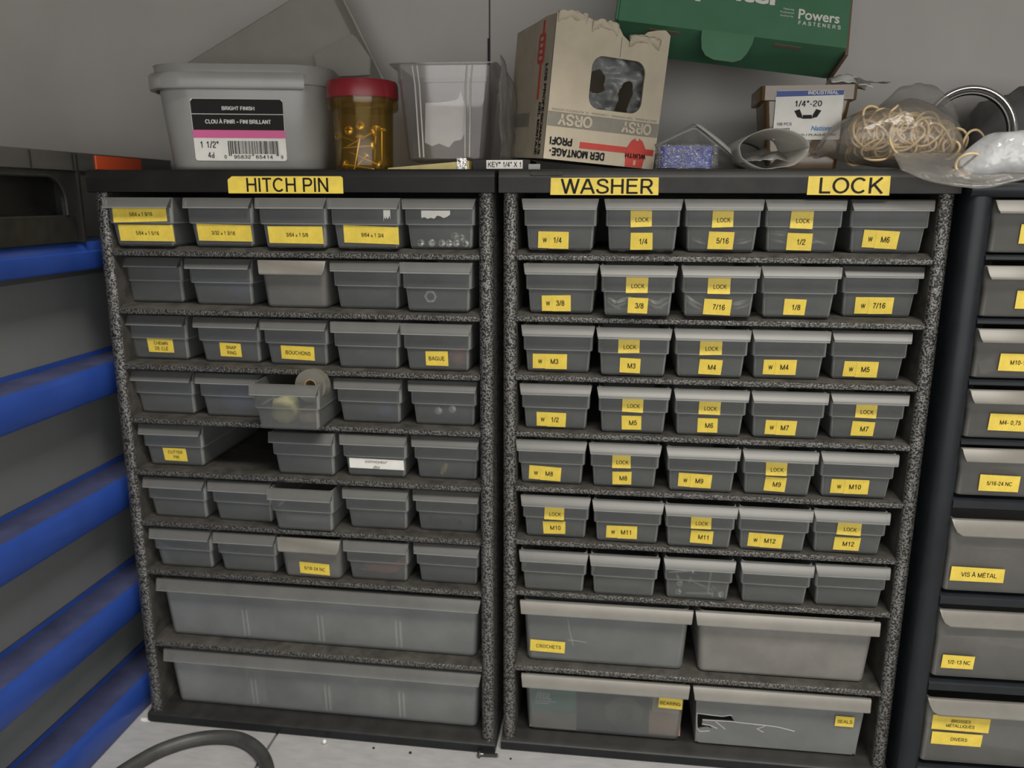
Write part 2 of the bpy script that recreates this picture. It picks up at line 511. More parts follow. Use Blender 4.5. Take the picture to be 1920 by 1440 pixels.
def text_geo(s, shear=0.0, bold=0.0):
    key = (s, shear, bold)
    if key in _tg:
        return _tg[key]

    def conv(st):
        cu = bpy.data.curves.new('lettering_source', 'FONT')
        cu.body = st
        cu.size = 1.0
        cu.shear = shear
        cu.offset = bold
        cu.resolution_u = 3
        cu.fill_mode = 'FRONT'
        cu.dimensions = '2D'
        ob = bpy.data.objects.new('lettering_source', cu)
        COL.objects.link(ob)
        bpy.context.view_layer.update()
        me = bpy.data.meshes.new_from_object(ob.evaluated_get(bpy.context.evaluated_depsgraph_get()))
        v = [(p.co.x, p.co.y) for p in me.vertices]
        f = [tuple(p.vertices) for p in me.polygons]
        fx = []
        for q in f:
            ar = sum(v[q[i]][0] * v[q[(i + 1) % len(q)]][1] - v[q[(i + 1) % len(q)]][0] * v[q[i]][1] for i in range(len(q)))
            fx.append(q if ar > 0 else q[::-1])
        bpy.data.objects.remove(ob)
        bpy.data.meshes.remove(me)
        bpy.data.curves.remove(cu)
        return v, fx
    v, f = conv(s)
    if all(ch in (_tg.get('_G') or _tg.setdefault('_G', glyphs())) for ch in s):
        v, f = stroke_geo(s, shear, bold)
        xs = [p[0] for p in v]
        _tg[key] = (v, f, (min(xs), max(xs)), 1.0)
        return _tg[key]
    if '_H' not in _tg:
        hv, _ = conv('H')
        _tg['_H'] = max(p[1] for p in hv)
    xs = [p[0] for p in v]
    _tg[key] = (v, f, (min(xs), max(xs)), _tg['_H'])
    return _tg[key]


def T_(loc, rx=0, ry=0, rz=0, order='ZXY'):
    mats = {'X': Matrix.Rotation(rx, 4, 'X'), 'Y': Matrix.Rotation(ry, 4, 'Y'), 'Z': Matrix.Rotation(rz, 4, 'Z')}
    r = Matrix.Identity(4)
    for ch in order:
        r = r @ mats[ch]
    return Matrix.Translation(Vector(loc)) @ r


def rrect(a, b, r, z, n=6, cx=0.0, cy=0.0):
    """rounded rectangle loop, half sizes a, b"""
    r = min(r, a, b)
    out = []
    for qx, qy, st in ((1, 1, 0), (-1, 1, 1), (-1, -1, 2), (1, -1, 3)):
        for k in range(n + 1):
            t = (st + k / n) * PI / 2
            out.append((cx + qx * (a - r) + r * math.cos(t), cy + qy * (b - r) + r * math.sin(t), z))
    return out


def rr2(x0, x1, z0, z1, r, n=5):
    return [(p[0], p[1]) for p in rrect((x1 - x0) / 2, (z1 - z0) / 2, r, 0, n, (x0 + x1) / 2, (z0 + z1) / 2)]


def tag(o, label, cat, group=None, kind=None):
    o['label'] = label
    o['category'] = cat
    if group:
        o['group'] = group
    if kind:
        o['kind'] = kind
    return o


def struct(o):
    o['kind'] = 'structure'
    return o


def thing(name, label, cat, T=None, group=None):
    o = bpy.data.objects.new(name, None)
    o.empty_display_size = 0.02
    COL.objects.link(o)
    if T is not None:
        o.matrix_world = T
    return tag(o, label, cat, group)


def dup(o, T, label=None, parent=None):
    c = o.copy()
    COL.objects.link(c)
    c.parent = parent
    c.matrix_local = T
    if label:
        c['label'] = label
    return c


# ------------------------------------------------------------------ setting
WALL_Y = 0.20
SX = -0.0335
b = MB()
b.box((-2.4, WALL_Y, -0.92), (SX - 0.0008, WALL_Y + 0.02, 2.3))
b.box((SX + 0.0008, WALL_Y, -0.92), (2.6, WALL_Y + 0.02, 2.3))
struct(b.obj('wall_back', 'wall', smooth=0))
b = MB()
b.box((SX - 0.0016, WALL_Y + 0.004, -0.3), (SX + 0.0016, WALL_Y + 0.022, 1.5))
b.box((SX - 0.0022, WALL_Y - 0.0006, 0.664), (SX + 0.0004, WALL_Y + 0.006, 0.69))
struct(b.obj('trim_1', 'seam', smooth=0))

RX0, RX1, RY0, RZ0, RZ1 = -2.4, 2.6, -3.4, -0.92, 2.3
for nm, a_, b_, mt in (('floor', (RX0, RY0, RZ0 - 0.05), (RX1, WALL_Y + 0.02, RZ0), 'blackdusty'), ('ceiling', (RX0, RY0, RZ1), (RX1, WALL_Y + 0.02, RZ1 + 0.05), 'wall'),
                       ('wall_left', (RX0 - 0.05, RY0, RZ0), (RX0, WALL_Y + 0.02, RZ1), 'wall'), ('wall_right', (RX1, RY0, RZ0), (RX1 + 0.05, WALL_Y + 0.02, RZ1), 'wall'),
                       ('wall_front', (RX0, RY0 - 0.05, RZ0), (RX1, RY0, RZ1), 'wall')):
    b = MB()
    b.box(a_, b_)
    struct(b.obj(nm, mt, smooth=0))
b = MB()     # unseen board added over the cabinets to shade their upper half from the lamp
b.box((-1.3, -0.20, 0.86), (1.4, WALL_Y, 0.88))
struct(b.obj('added_shade_board', 'wall', smooth=0))
wt = thing('worktop', 'pale grey painted board surface the drawer cabinets stand on', 'worktop')
for x0, x1 in ((-1.0, -0.2232), (-0.2205, 1.2)):
    b = MB()
    b.box((x0, -0.62, -0.018), (x1, WALL_Y - 0.001, 0.0))
    b.obj('board', 'worktop', wt, smooth=0)
b = MB()
b.box((-1.0, -0.62, -0.030), (1.2, WALL_Y - 0.001, -0.0185))
b.obj('underlay', 'seam', wt, smooth=0)
for x0, y0 in ((-0.95, -0.58), (1.09, -0.58), (-0.95, 0.10), (1.09, 0.10)):
    b = MB()
    b.box((x0, y0, -0.92), (x0 + 0.06, y0 + 0.06, -0.030))
    b.obj('leg', 'blackdusty', wt, smooth=0)

# ------------------------------------------------------------------ drawers
W_CAB, WP = 0.36, 0.0122
HD, WD = 0.0426, 0.0638
DDEP = 0.128


def shell(b, levels, t, mi=0, n=4):
    """open tray: levels = (z, half width, y front, y back, corner radius) bottom to top"""
    def loop(l, inset):
        z, hw, yf, yb, r = l
        return rrect(hw - inset, (yb - yf) / 2 - inset, max(r - inset, 0.0006), z, n, 0, (yf + yb) / 2)
    out = [loop(l, 0) for l in levels]
    inn = [loop((l[0] if i else l[0] + t,) + tuple(l[1:]), t) for i, l in enumerate(levels)]
    inn = [q for i, q in enumerate(inn) if levels[i][0] >= levels[0][0] + t * 1.01 or i == 0]
    b.loft(out + inn[::-1], mi, None, True, True)


def small_body(style):
    b = MB()
    if style == 'step':
        lv = [(0.0, 0.0255, 0.0072, DDEP, 0.003), (0.0006, 0.0266, 0.0056, DDEP, 0.003), (0.0024, 0.0273, 0.0048, DDEP, 0.003),
              (0.0200, 0.0284, 0.0020, DDEP, 0.003), (0.0203, 0.0300, 0.0004, DDEP, 0.003), (0.0212, 0.0302, 0.0, DDEP, 0.003),
              (HD, 0.0306, 0.0, DDEP, 0.003)]
    else:
        lv = [(0.0, 0.0262, 0.0072, DDEP, 0.004), (0.0008, 0.0276, 0.0052, DDEP, 0.0045), (0.003, 0.0284, 0.0044, DDEP, 0.005),
              (HD, 0.0306, 0.0, DDEP, 0.005)]
    shell(b, lv, 0.0011)
    for k, q in enumerate(b.f):     # edge-lit glow put into the colour: milkier plastic along the moulded edges
        c = sum((b.v[i] for i in q), Vector()) / len(q)
        if len(q) == 4 and c.y < DDEP - 0.01:
            hw = 0.0273 + (0.0011 if c.z > 0.01 else 0.0004) + (0.0018 if c.z > 0.0207 else 0)
            if style == 'step' and 0.0199 < c.z < 0.0214 or (c.y < 0.0065 and abs(c.x) > hw - 0.0022):
                b.mi[k] = 1
    if style == 'step':
        for sx in (-0.016, 0.016):      # moulded feet and a raised seam in the step
            b.box((sx - 0.003, 0.012, -0.0006), (sx + 0.003, 0.018, 0.0002))
    return b


def lip_mesh(hw, ztop, zbot, out=0.0072, b=None, mi=0, round_=False):
    b = b or MB()
    zs = ztop
    prof = [(0.0, zs, hw), (-0.0014, zs, hw), (-0.0026, zs - 0.0007, hw), (-out + 0.0006, zbot + 0.0022, hw - 0.0013), (-out, zbot + 0.0012, hw - 0.0015),
            (-out + 0.0003, zbot + 0.0002, hw - 0.0018), (-out + 0.0012, zbot, hw - 0.0018), (-out + 0.0022, zbot + 0.0006, hw - 0.0018),
            (0.0, zs - 0.0030, hw - 0.001)]
    n = len(prof)
    if round_:
        xs = [-1, -0.985, -0.955, 0.955, 0.985, 1]
        sc = [0.45, 0.8, 1, 1, 0.8, 0.45]
    else:
        xs = [-1, -0.985, 0.985, 1]
        sc = [0.93, 1, 1, 0.93]
    loops = []
    for x, s in zip(xs, sc):
        loops.append([(x * h, y * s if round_ else y, zs - (zs - z) * (s if round_ else 1)) for y, z, h in prof])
    k0 = len(b.f)
    b.loft(loops, mi)
    for k in range(k0, len(b.f)):
        c = sum((b.v[i] for i in b.f[k]), Vector()) / len(b.f[k])
        if len(b.f[k]) == 4 and c.z < zbot + 0.0016 and c.y < -out + 0.0026:
            b.mi[k] = mi + 1
    if not round_:
        for sx in (-1, 1):    # end gussets closing the hood
            x0 = sx * (hw - 0.0012)
            v = [(x0, 0, zs - 0.0008), (x0 - sx * 0.0007, -out + 0.001, zbot + 0.0018), (x0 - sx * 0.0009, 0, zbot + 0.0004)]
            v += [(x - sx * 0.0008, y, z) for x, y, z in v]
            b.add(v, [(0, 1, 2), (5, 4, 3), (0, 3, 4, 1), (1, 4, 5, 2), (2, 5, 3, 0)], mi)
    return b


def front_y(z, style='step'):
    if style == 'step':
        if z > 0.0207:
            return 0.0
        return 0.0048 + (0.0020 - 0.0048) * (z - 0.0024) / 0.0176
    return 0.0044 * (1 - (z - 0.003) / (HD - 0.003))


def sticker(parent, x, z, y, wd, ht, lines, cap, pitch=0.0, roll=0.0, mat='yellow', ink='ink', name='label_sticker', extra=None, align=None, label=None, corner=None, maxw=None, shear=0.0, wscale=None, dz=0.0):
    b = MB()
    hw, hh = wd / 2, ht / 2
    j = lambda: random.uniform(-0.0004, 0.0004)
    outer = [(-hw + j(), -hh), (hw, -hh + j()), (hw + j(), hh), (-hw, hh + j())]
    if corner:
        outer = [(-hw, -hh), (hw, -hh), (hw, hh - corner[1]), (hw - corner[1], hh), (-hw + corner[0], hh), (-hw, hh - corner[0] * 0.7)]
    b.plate(outer, [], 0.00025, 0, T_((0, -0.00025, 0)))
    if extra:
        extra(b)
    else:
        n = len(lines)
        for i, s in enumerate(lines):
            cz = dz + ((n - 1) / 2 - i) * cap * 1.62
            b.text(s, cap, 1, cx=random.uniform(-0.03, 0.06) * wd if n == 1 and align is None else (align or 0), cz=cz, y=-0.00045, maxw=maxw or wd * 0.92, shear=shear, width=wscale)
    o = b.obj(name, [mat, ink], parent, smooth=0, T=T_((x, y, z), pitch, roll, 0, 'XY'))
    if label:
        o['label'] = label
    return o


SHELF_Z = [0.4772, 0.4244, 0.3722, 0.3203, 0.2683, 0.2160, 0.1645, 0.0855]
SHELF_TOP = [0.4857, 0.4321, 0.3787, 0.3261, 0.2744, 0.2217, 0.1695, 0.0935]
DL = [
  [(0.0448, 0.0041), (0.1171, -0.0008), (0.1864, 0.0050), (0.2506, 0.0043), (0.3136, -0.0030)],
  [(0.0352, -0.0200), (0.1074, -0.0118), (0.1800, -0.0041), (0.2462, -0.0066), (0.3114, 0.0014)],
  [(0.0382, -0.0146), (0.1112, -0.0109), (0.1773, -0.0079), (0.2456, -0.0026), (0.3098, -0.0013)],
  [(0.0412, -0.0124), (0.1090, -0.0102), (0.1790, 0.0254), (0.2440, -0.0085), (0.3130, -0.0095)],
  [(0.0469, -0.0098), None, (0.1809, -0.0017), (0.2480, -0.0057), (0.3148, -0.0089)],
  [(0.0471, -0.0072), (0.1141, -0.0066), (0.1798, 0.0065), (0.2478, -0.0071), (0.3144, -0.0105)],
  [(0.0492, -0.0059), (0.1160, -0.0050), (0.1820, -0.0010), (0.2470, -0.0047), (0.3145, -0.0079)],
]
DR = [
  [(0.0486, 0.0042), (0.1168, 0.0038), (0.1817, 0.0006), (0.2464, -0.0015), (0.3137, -0.0038)],
  [(0.0501, 0.0015), (0.1147, 0.0112), (0.1814, 0.0078), (0.2464, 0.0029), (0.3140, -0.0100)],
  [(0.0480, -0.0020), (0.1131, 0.0038), (0.1785, 0.0016), (0.2433, -0.0010), (0.3093, -0.0069)],
  [(0.0467, -0.0035), (0.1150, 0.0002), (0.1809, 0.0002), (0.2461, -0.0003), (0.3125, -0.0062)],
  [(0.0437, -0.0022), (0.1091, -0.0010), (0.1768, 0.0015), (0.2420, 0.0013), (0.3077, -0.0003)],
  [(0.0482, -0.0029), (0.1135, 0.0007), (0.1776, 0.0030), (0.2416, 0.0021), (0.3062, -0.0004)],
  [(0.0475, 0.0021), (0.1122, 0.0026), (0.1792, 0.0014), (0.2470, 0.0011), (0.3123, -0.0023)],
]
STICKERS = {
 'L': [(0, 0, 0.0001, 0.0282, 0.0510, 0.0135, '5/64 x 1 9/16'), (0, 0, 0.0028, 0.0118, 0.0520, 0.0148, '5/64 x 1 5/16'),
  (0, 1, 0.0018, 0.0122, 0.0509, 0.0147, '3/32 x 1 3/16'), (0, 2, 0.0007, 0.0115, 0.0495, 0.0150, '3/64 x 1 5/8'),
  (0, 3, 0.0041, 0.0118, 0.0488, 0.0150, '9/64 x 1 3/4'), (2, 0, 0.0012, 0.0133, 0.0255, 0.0135, 'CHEMIN|DE CLÉ'),
  (2, 1, -0.0001, 0.0118, 0.0205, 0.0132, 'SNAP|RING'), (2, 2, 0.0002, 0.0115, 0.0315, 0.0132, 'BOUCHONS'),
  (2, 4, -0.0008, 0.0115, 0.0200, 0.0135, 'BAGUE'), (4, 0, -0.0004, 0.0118, 0.0235, 0.0134, 'CUTTER|PIN'),
  (6, 2, 0.0027, 0.0105, 0.0300, 0.0125, '5/16-24 NC')],
 'R': [(0, 0, -0.0056, 0.0086, 0.0256, 0.0142, 'W 1/4'), (0, 1, -0.0014, 0.0265, 0.0175, 0.0134, 'LOCK'), (0, 1, -0.0002, 0.0081, 0.0181, 0.0140, '1/4'),
  (0, 2, 0.0, 0.0265, 0.0166, 0.0133, 'LOCK'), (0, 2, -0.0002, 0.0091, 0.0202, 0.0144, '5/16'), (0, 3, -0.0017, 0.0262, 0.0178, 0.0136, 'LOCK'),
  (0, 3, -0.0016, 0.0086, 0.0202, 0.0140, '1/2'), (0, 4, -0.0051, 0.0110, 0.0275, 0.0143, 'W M6'), (1, 0, -0.0041, 0.0085, 0.0250, 0.0140, 'W 3/8'),
  (1, 1, -0.0009, 0.0262, 0.0178, 0.0128, 'LOCK'), (1, 1, 0.0004, 0.0089, 0.0168, 0.0138, '3/8'), (1, 2, -0.0005, 0.0264, 0.0180, 0.0130, 'LOCK'),
  (1, 2, -0.0005, 0.0085, 0.0222, 0.0138, '7/16'), (1, 3, -0.0022, 0.0089, 0.0175, 0.0137, '1/8'), (1, 4, -0.0031, 0.0098, 0.0305, 0.0139, 'W 7/16'),
  (2, 0, -0.0071, 0.0100, 0.0300, 0.0138, 'W M3'), (2, 1, -0.0039, 0.0267, 0.0178, 0.0120, 'LOCK'), (2, 1, -0.0024, 0.0092, 0.0178, 0.0134, 'M3'),
  (2, 2, -0.0004, 0.0266, 0.0182, 0.0124, 'LOCK'), (2, 2, 0.0004, 0.0094, 0.0190, 0.0138, 'M4'), (2, 3, -0.0064, 0.0105, 0.0270, 0.0134, 'W M4'),
  (2, 4, -0.0047, 0.0093, 0.0275, 0.0138, 'W M5'), (3, 0, -0.0041, 0.0091, 0.0262, 0.0134, 'W 1/2'), (3, 1, -0.0006, 0.0265, 0.0182, 0.0120, 'LOCK'),
  (3, 1, -0.0011, 0.0098, 0.0172, 0.0132, 'M5'), (3, 2, -0.0007, 0.0265, 0.0182, 0.0120, 'LOCK'), (3, 2, -0.0012, 0.0098, 0.0172, 0.0134, 'M6'),
  (3, 3, -0.0047, 0.0100, 0.0258, 0.0134, 'W M7'), (3, 4, -0.0011, 0.0264, 0.0172, 0.0118, 'LOCK'), (3, 4, -0.0014, 0.0098, 0.0185, 0.0135, 'M7'),
  (4, 0, -0.0059, 0.0102, 0.0288, 0.0136, 'W M8'), (4, 1, -0.0026, 0.0258, 0.0162, 0.0120, 'LOCK'), (4, 1, -0.0019, 0.0092, 0.0168, 0.0132, 'M8'),
  (4, 2, -0.0056, 0.0108, 0.0288, 0.0132, 'W M9'), (4, 3, -0.0024, 0.0256, 0.0180, 0.0118, 'LOCK'), (4, 3, -0.0016, 0.0106, 0.0178, 0.0140, 'M9'),
  (4, 4, -0.0043, 0.0108, 0.0312, 0.0136, 'W M10'), (5, 0, -0.0010, 0.0254, 0.0178, 0.0118, 'LOCK'), (5, 0, -0.0014, 0.0102, 0.0205, 0.0134, 'M10'),
  (5, 1, -0.0047, 0.0108, 0.0276, 0.0130, 'W M11'), (5, 2, 0.0007, 0.0258, 0.0180, 0.0116, 'LOCK'), (5, 2, 0.0024, 0.0110, 0.0200, 0.0134, 'M11'),
  (5, 3, -0.0062, 0.0104, 0.0295, 0.0138, 'W M12'), (5, 4, -0.0003, 0.0258, 0.0200, 0.0122, 'LOCK'), (5, 4, -0.0003, 0.0102, 0.0216, 0.0134, 'M12')],
}
me_step = None


def add_sticker(dr, dx, dz, wd, ht, txt, style):
    pitch = math.atan2(0.0028, 0.0176) if dz < 0.02 and style == 'step' else (0.11 if style != 'step' else 0.0)
    # top leans toward the viewer on the tapered lower front
    y = front_y(dz, style) - 0.0002
    roll = random.uniform(-0.03, 0.05)
    if txt.startswith('W '):
        num = txt[2:]
        def ex(b):
            xs = -wd / 2 + wd * 0.36
            b.plate([(xs, -ht / 2 - 0.0002), (wd / 2, -ht / 2 - 0.0001), (wd / 2, ht / 2 - 0.0002), (xs, ht / 2 - 0.0001)], [], 0.0002, 0, T_((0, -0.0005, 0)))
            b.text('W', 0.0034, 1, cx=-wd / 2 + wd * 0.22, y=-0.00075)
            b.text(num, 0.0046, 1, cx=wd * 0.14, cz=0.0002, y=-0.00075, maxw=wd * 0.52)
        sticker(dr, dx, dz, y, wd, ht, None, 0, pitch, roll, extra=ex, label='yellow sticker reading %s' % txt)
    elif txt == 'LOCK':
        sticker(dr, dx, dz + 0.0012, y, wd, ht + 0.0024, ['LOCK'], 0.0034, 0.0, roll, label='yellow sticker reading LOCK', align=0.0008, dz=-0.0018)
    elif '|' in txt:
        sticker(dr, dx, dz, y, wd, ht, txt.split('|'), 0.0032, pitch, roll, label='yellow sticker reading ' + txt.replace('|', ' '), align=0.0008)
    elif 'x' in txt:
        sticker(dr, dx, dz, y, wd, ht, [txt], 0.0033, pitch, roll, label='yellow sticker reading ' + txt, maxw=0.026)
    elif txt in ('BOUCHONS', 'BAGUE', '5/16-24 NC'):
        sticker(dr, dx, dz, y, wd, ht, [txt], 0.0036, pitch, roll, label='yellow sticker reading ' + txt)
    else:
        sticker(dr, dx, dz, y, wd, ht, [txt], 0.0046, pitch, roll, label='yellow sticker reading ' + txt, align=0.0014)


PROTO = {}


def drawer(cab, x, pull, z, style='step', yaw=0.0):
    if style not in PROTO:
        bm = small_body(style).obj('drawer', ['drawer', 'edge'] if style == 'step' else ['drawer_beige', 'drawer_beige'], cab, smooth=50)
        zb = 0.0334 if style == 'step' else 0.0300
        lp = lip_mesh(WD / 2, HD, zb, round_=style != 'step', out=0.0072 if style == 'step' else 0.0058).obj('pull_lip', ['lip', 'edge'] if style == 'step' else ['lip_beige', 'lip_beige'], bm, smooth=50)
        PROTO[style] = (bm, lp)
        d = bm
    else:
        bm, lp = PROTO[style]
        d = bm.copy()
        COL.objects.link(d)
        d.parent = cab
        l2 = lp.copy()
        COL.objects.link(l2)
        l2.parent = d
    d.matrix_local = T_((x, -pull, z), 0, 0, yaw)
    return d


def big_drawer(cab, x0, x1, pull, z, h, mat='bigdrawer', lipmat='lip', ribs=(), front_hole=None, cracks=()):
    hw = (x1 - x0) / 2
    cx = (x0 + x1) / 2
    b = MB()
    lv = [(0.0, hw - 0.0085, 0.0088, DDEP, 0.004), (0.0008, hw - 0.0070, 0.0068, DDEP, 0.005), (0.0035, hw - 0.0060, 0.0056, DDEP, 0.006),
          (h, hw - 0.0030, 0.0, DDEP, 0.006)]
    if front_hole is None:
        shell(b, lv, 0.0013, n=5)
    else:
        # broken front: a plate with a torn hole, then bottom, sides and back
        hb, ht = hw - 0.0062, hw - 0.0032
        outer = [(-hb + 0.003, 0.0), (hb - 0.003, 0.0), (hb, 0.003), (ht, h), (-ht, h), (-hb, 0.003)]
        tilt = math.atan2(0.0056, h)
        b.plate(outer, [front_hole], 0.0014, 0, T_((0, 0.0060, 0), tilt))
        b.box((-hb, 0.007, 0.0), (hb, DDEP, 0.0013))
        b.box((-hb, DDEP - 0.0013, 0.0), (hb, DDEP, h))
        for s in (-1, 1):
            b.box((s * hb - 0.0007, 0.007, 0.0), (s * hb + 0.0007, DDEP, h))
    d = b.obj('drawer', mat, cab, smooth=50, T=T_((cx, -pull, z)))
    lip_mesh(hw, h, h - 0.0112, 0.0074).obj('pull_lip', [lipmat, 'edge'], d, smooth=50)
    for rx in ribs:
        rb = MB()
        for s in (-0.0022, 0.0022):
            yf = lambda z: 0.0056 * (1 - z / h) + 0.0014
            rb.loft([[(rx - cx + s - 0.0007, yf(z), z), (rx - cx + s + 0.0007, yf(z), z), (rx - cx + s + 0.0007, yf(z) + 0.006, z), (rx - cx + s - 0.0007, yf(z) + 0.006, z)] for z in (0.0040, h * 0.52)])
        rb.obj('divider_slot', 'rib', d, smooth=0)
    if cracks:
        tilt = math.atan2(0.0056, h)
        for i, cr in enumerate(cracks):
            cb = MB()
            cb.tube([(px, -0.0001, pz) for px, pz in cr], 0.00030, 6)
            cb.obj('crack', 'rib', d, T=T_((0, 0.0060, 0), tilt))
    return d


def cabinet(name, label, origin, yaw, rows, side, signs, lidmat):
    root = thing(name, label, 'drawer cabinet', T_((origin[0], origin[1], 0), 0, 0, yaw))
    D = 0.165
    # side panels with a rounded hammered front edge
    for sx in (0, 1):
        b = MB()
        x0 = 0.0 if sx == 0 else W_CAB - WP
        prof = []
        for k in range(9):
            a = PI + PI * k / 8
            prof.append((x0 + WP / 2 + WP / 2 * math.cos(a), 0.0032 + 0.0042 * math.sin(a)))
        prof += [(x0 + WP, D), (x0, D)]
        prof = [(px, py) for px, py in prof]
        b.loft([[(px, py, z) for px, py in prof] for z in (0.0084, 0.5345)])
        o = b.obj('side_panel', ['hammer', 'shelftop'], root, smooth=60)
        for p in o.data.polygons:
            if abs(p.normal.x) > 0.9 and (p.normal.x > 0) == (sx == 0):
                p.material_index = 1
    b = MB()
    b.box((WP, D - 0.003, 0.0084), (W_CAB - WP, D, 0.5345))
    b.obj('back_panel', 'inner', root, smooth=0)
    for i in range(8):
        b = MB()
        zt, zb = SHELF_TOP[i], SHELF_Z[i]
        x0, x1 = WP - 0.0005, W_CAB - WP + 0.0005
        loop = lambda x: [(x, D - 0.003, zb), (x, 0.0012, zb), (x, 0.0004, zb + 0.0006), (x, 0.0002, zb + 0.0025), (x, 0.0006, zb + 0.0044), (x, 0.0016, zb + 0.0050), (x, 0.0085, zt), (x, D - 0.003, zt)]
        b.loft([loop(x0), loop(x1)])
        o = b.obj('shelf', ['shelf', 'shelftop'], root, smooth=40)
        for p in o.data.polygons:
            if abs(p.normal.z) > 0.5 and p.center.y > 0.002 and p.center.z > zb + 0.004:
                p.material_index = 1
    # plinth with a raised inner floor
    b = MB()
    prof = [(D, 0.0), (-0.0030, 0.0), (-0.0040, 0.0012), (-0.0040, 0.0090), (-0.0026, 0.0104), (0.003, 0.0112), (0.009, 0.0150), (0.014, 0.0160), (D, 0.0160)]
    b.loft([[(x, y, z) for y, z in prof] for x in (-0.0015, W_CAB + 0.0015)])
    o = b.obj('base_plinth', ['plinth', 'blackdusty'], root, smooth=40)
    for p in o.data.polygons:
        if abs(p.normal.z) > 0.3 and p.center.z > 0.005:
            p.material_index = 1
    # lid with a stepped top edge
    b = MB()
    prof = [(-0.0015, 0.5330), (-0.0038, 0.5336), (-0.0042, 0.5455), (-0.0030, 0.5470), (-0.0026, 0.5505), (-0.0004, 0.5525), (D + 0.002, 0.5525), (D + 0.002, 0.5330)]
    b.loft([[(x, y, z) for y, z in prof[::-1]] for x in (-0.0032, W_CAB + 0.0022)])
    b.obj('lid', lidmat, root, smooth=40)
    # drawers
    made = {}
    for i, row in enumerate(rows):
        for j, q in enumerate(row):
            if q is None:
                continue
            style = 'plain' if (side, i, j) in (('L', 1, 2), ('L', 6, 2)) else 'step'
            made[i, j] = (drawer(root, q[0], q[1], SHELF_TOP[i] + 0.0005, style, random.uniform(-0.012, 0.012)), style)
    for st in STICKERS[side]:
        d, style = made[st[0], st[1]]
        add_sticker(d, *st[2:], style)
    for (txt, x, z, wd, ht, cap, cor) in signs:
        sticker(root, x, z, -0.0044, wd, ht, [txt], cap, 0, 0.0, name='sign_sticker', label='yellow sticker reading ' + txt, align=0.002, corner=cor, wscale=wd * (0.71 if txt[0] == 'H' else 0.86 if txt[0] == 'W' else 0.78))
    return root, made


cabL, madeL = cabinet('drawer_cabinet', 'black speckled drawer cabinet with the HITCH PIN sign, beside the blue tower', (-0.35999, 0.00227), -0.0063, DL, 'L',
                      [('HITCH PIN', 0.1812, 0.5396, 0.1030, 0.0142, 0.0116, (0.004, 0.0015))], 'black')
cabR, madeR = cabinet('drawer_cabinet', 'black speckled drawer cabinet with the WASHER and LOCK signs, in the middle', (0.0077, 0.0078), 0.0063, DR, 'R',
                      [('WASHER', 0.0845, 0.5388, 0.0880, 0.0140, 0.0118, None), ('LOCK', 0.2770, 0.5396, 0.0625, 0.0146, 0.0122, None)], 'blackdusty')

# handwriting in the left cabinet
d, _ = madeL[4, 3]
sticker(d, 0.0010, 0.0132, front_y(0.0132) - 0.0002, 0.0520, 0.0102, ['convoyeur', 'day'], 0.0034, 0.15, 0.01, 'white', 'inkgrey', 'paper_strip', label='white paper strip with handwriting', shear=0.35, wscale=None)
d, _ = madeL[5, 4]
b = MB()
b.text('Goupille', 0.0058, 0, width=0.034, shear=0.2, y=0)
b.obj('handwriting', 'inkgrey', d, smooth=0, T=T_((-0.004, front_y(0.0118) - 0.0002, 0.0118), 0.155, 0, 0))['label'] = 'black handwritten word Goupille'

for j, x0, x1, z0, z1 in ((4, -0.0155, 0.0095, 0.0255, 0.0325), (3, 0.0165, 0.0225, 0.0230, 0.0328), (1, 0.0160, 0.0240, 0.0230, 0.0320)):  # jagged pale patches below three of the top-row lips
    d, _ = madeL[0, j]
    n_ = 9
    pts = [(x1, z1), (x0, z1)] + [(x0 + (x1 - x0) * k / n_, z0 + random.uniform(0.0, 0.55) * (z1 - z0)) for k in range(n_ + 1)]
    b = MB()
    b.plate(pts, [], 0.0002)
    b.obj('pale_patch', 'white' if j > 1 else 'lip', d, smooth=0, T=T_((0, -0.0003, 0)))['label'] = 'jagged pale patch below the pull lip'
# big drawers
big_drawer(cabL, 0.0195, 0.3470, -0.0055, 0.0945, 0.0648, ribs=(0.1063, 0.1848, 0.2640))
big_drawer(cabL, 0.0195, 0.3470, -0.0055, 0.0166, 0.0650, ribs=(0.1100, 0.1880, 0.2650))
dA1 = big_drawer(cabR, 0.0165, 0.1765, -0.0010, 0.0945, 0.0658, 'bigdrawer', 'lip_beige')
dA2 = big_drawer(cabR, 0.1785, 0.3405, -0.0010, 0.0945, 0.0658, 'dusty_drawer', 'lip_beige')
dB1 = big_drawer(cabR, 0.0180, 0.1775, -0.0020, 0.0175, 0.0650, 'drawer', 'lip_beige')
hx = lambda pts: [(x - 0.2605, z - 0.0175) for x, z in pts]
HOLE = hx([(0.1853, 0.0520), (0.1974, 0.0508), (0.2102, 0.0502), (0.2172, 0.0522), (0.2215, 0.0446), (0.2100, 0.0446), (0.2024, 0.0441), (0.1920, 0.0439),
           (0.1915, 0.0390), (0.1994, 0.0380), (0.2014, 0.0345), (0.1965, 0.0360), (0.1875, 0.0330), (0.1862, 0.0427)])
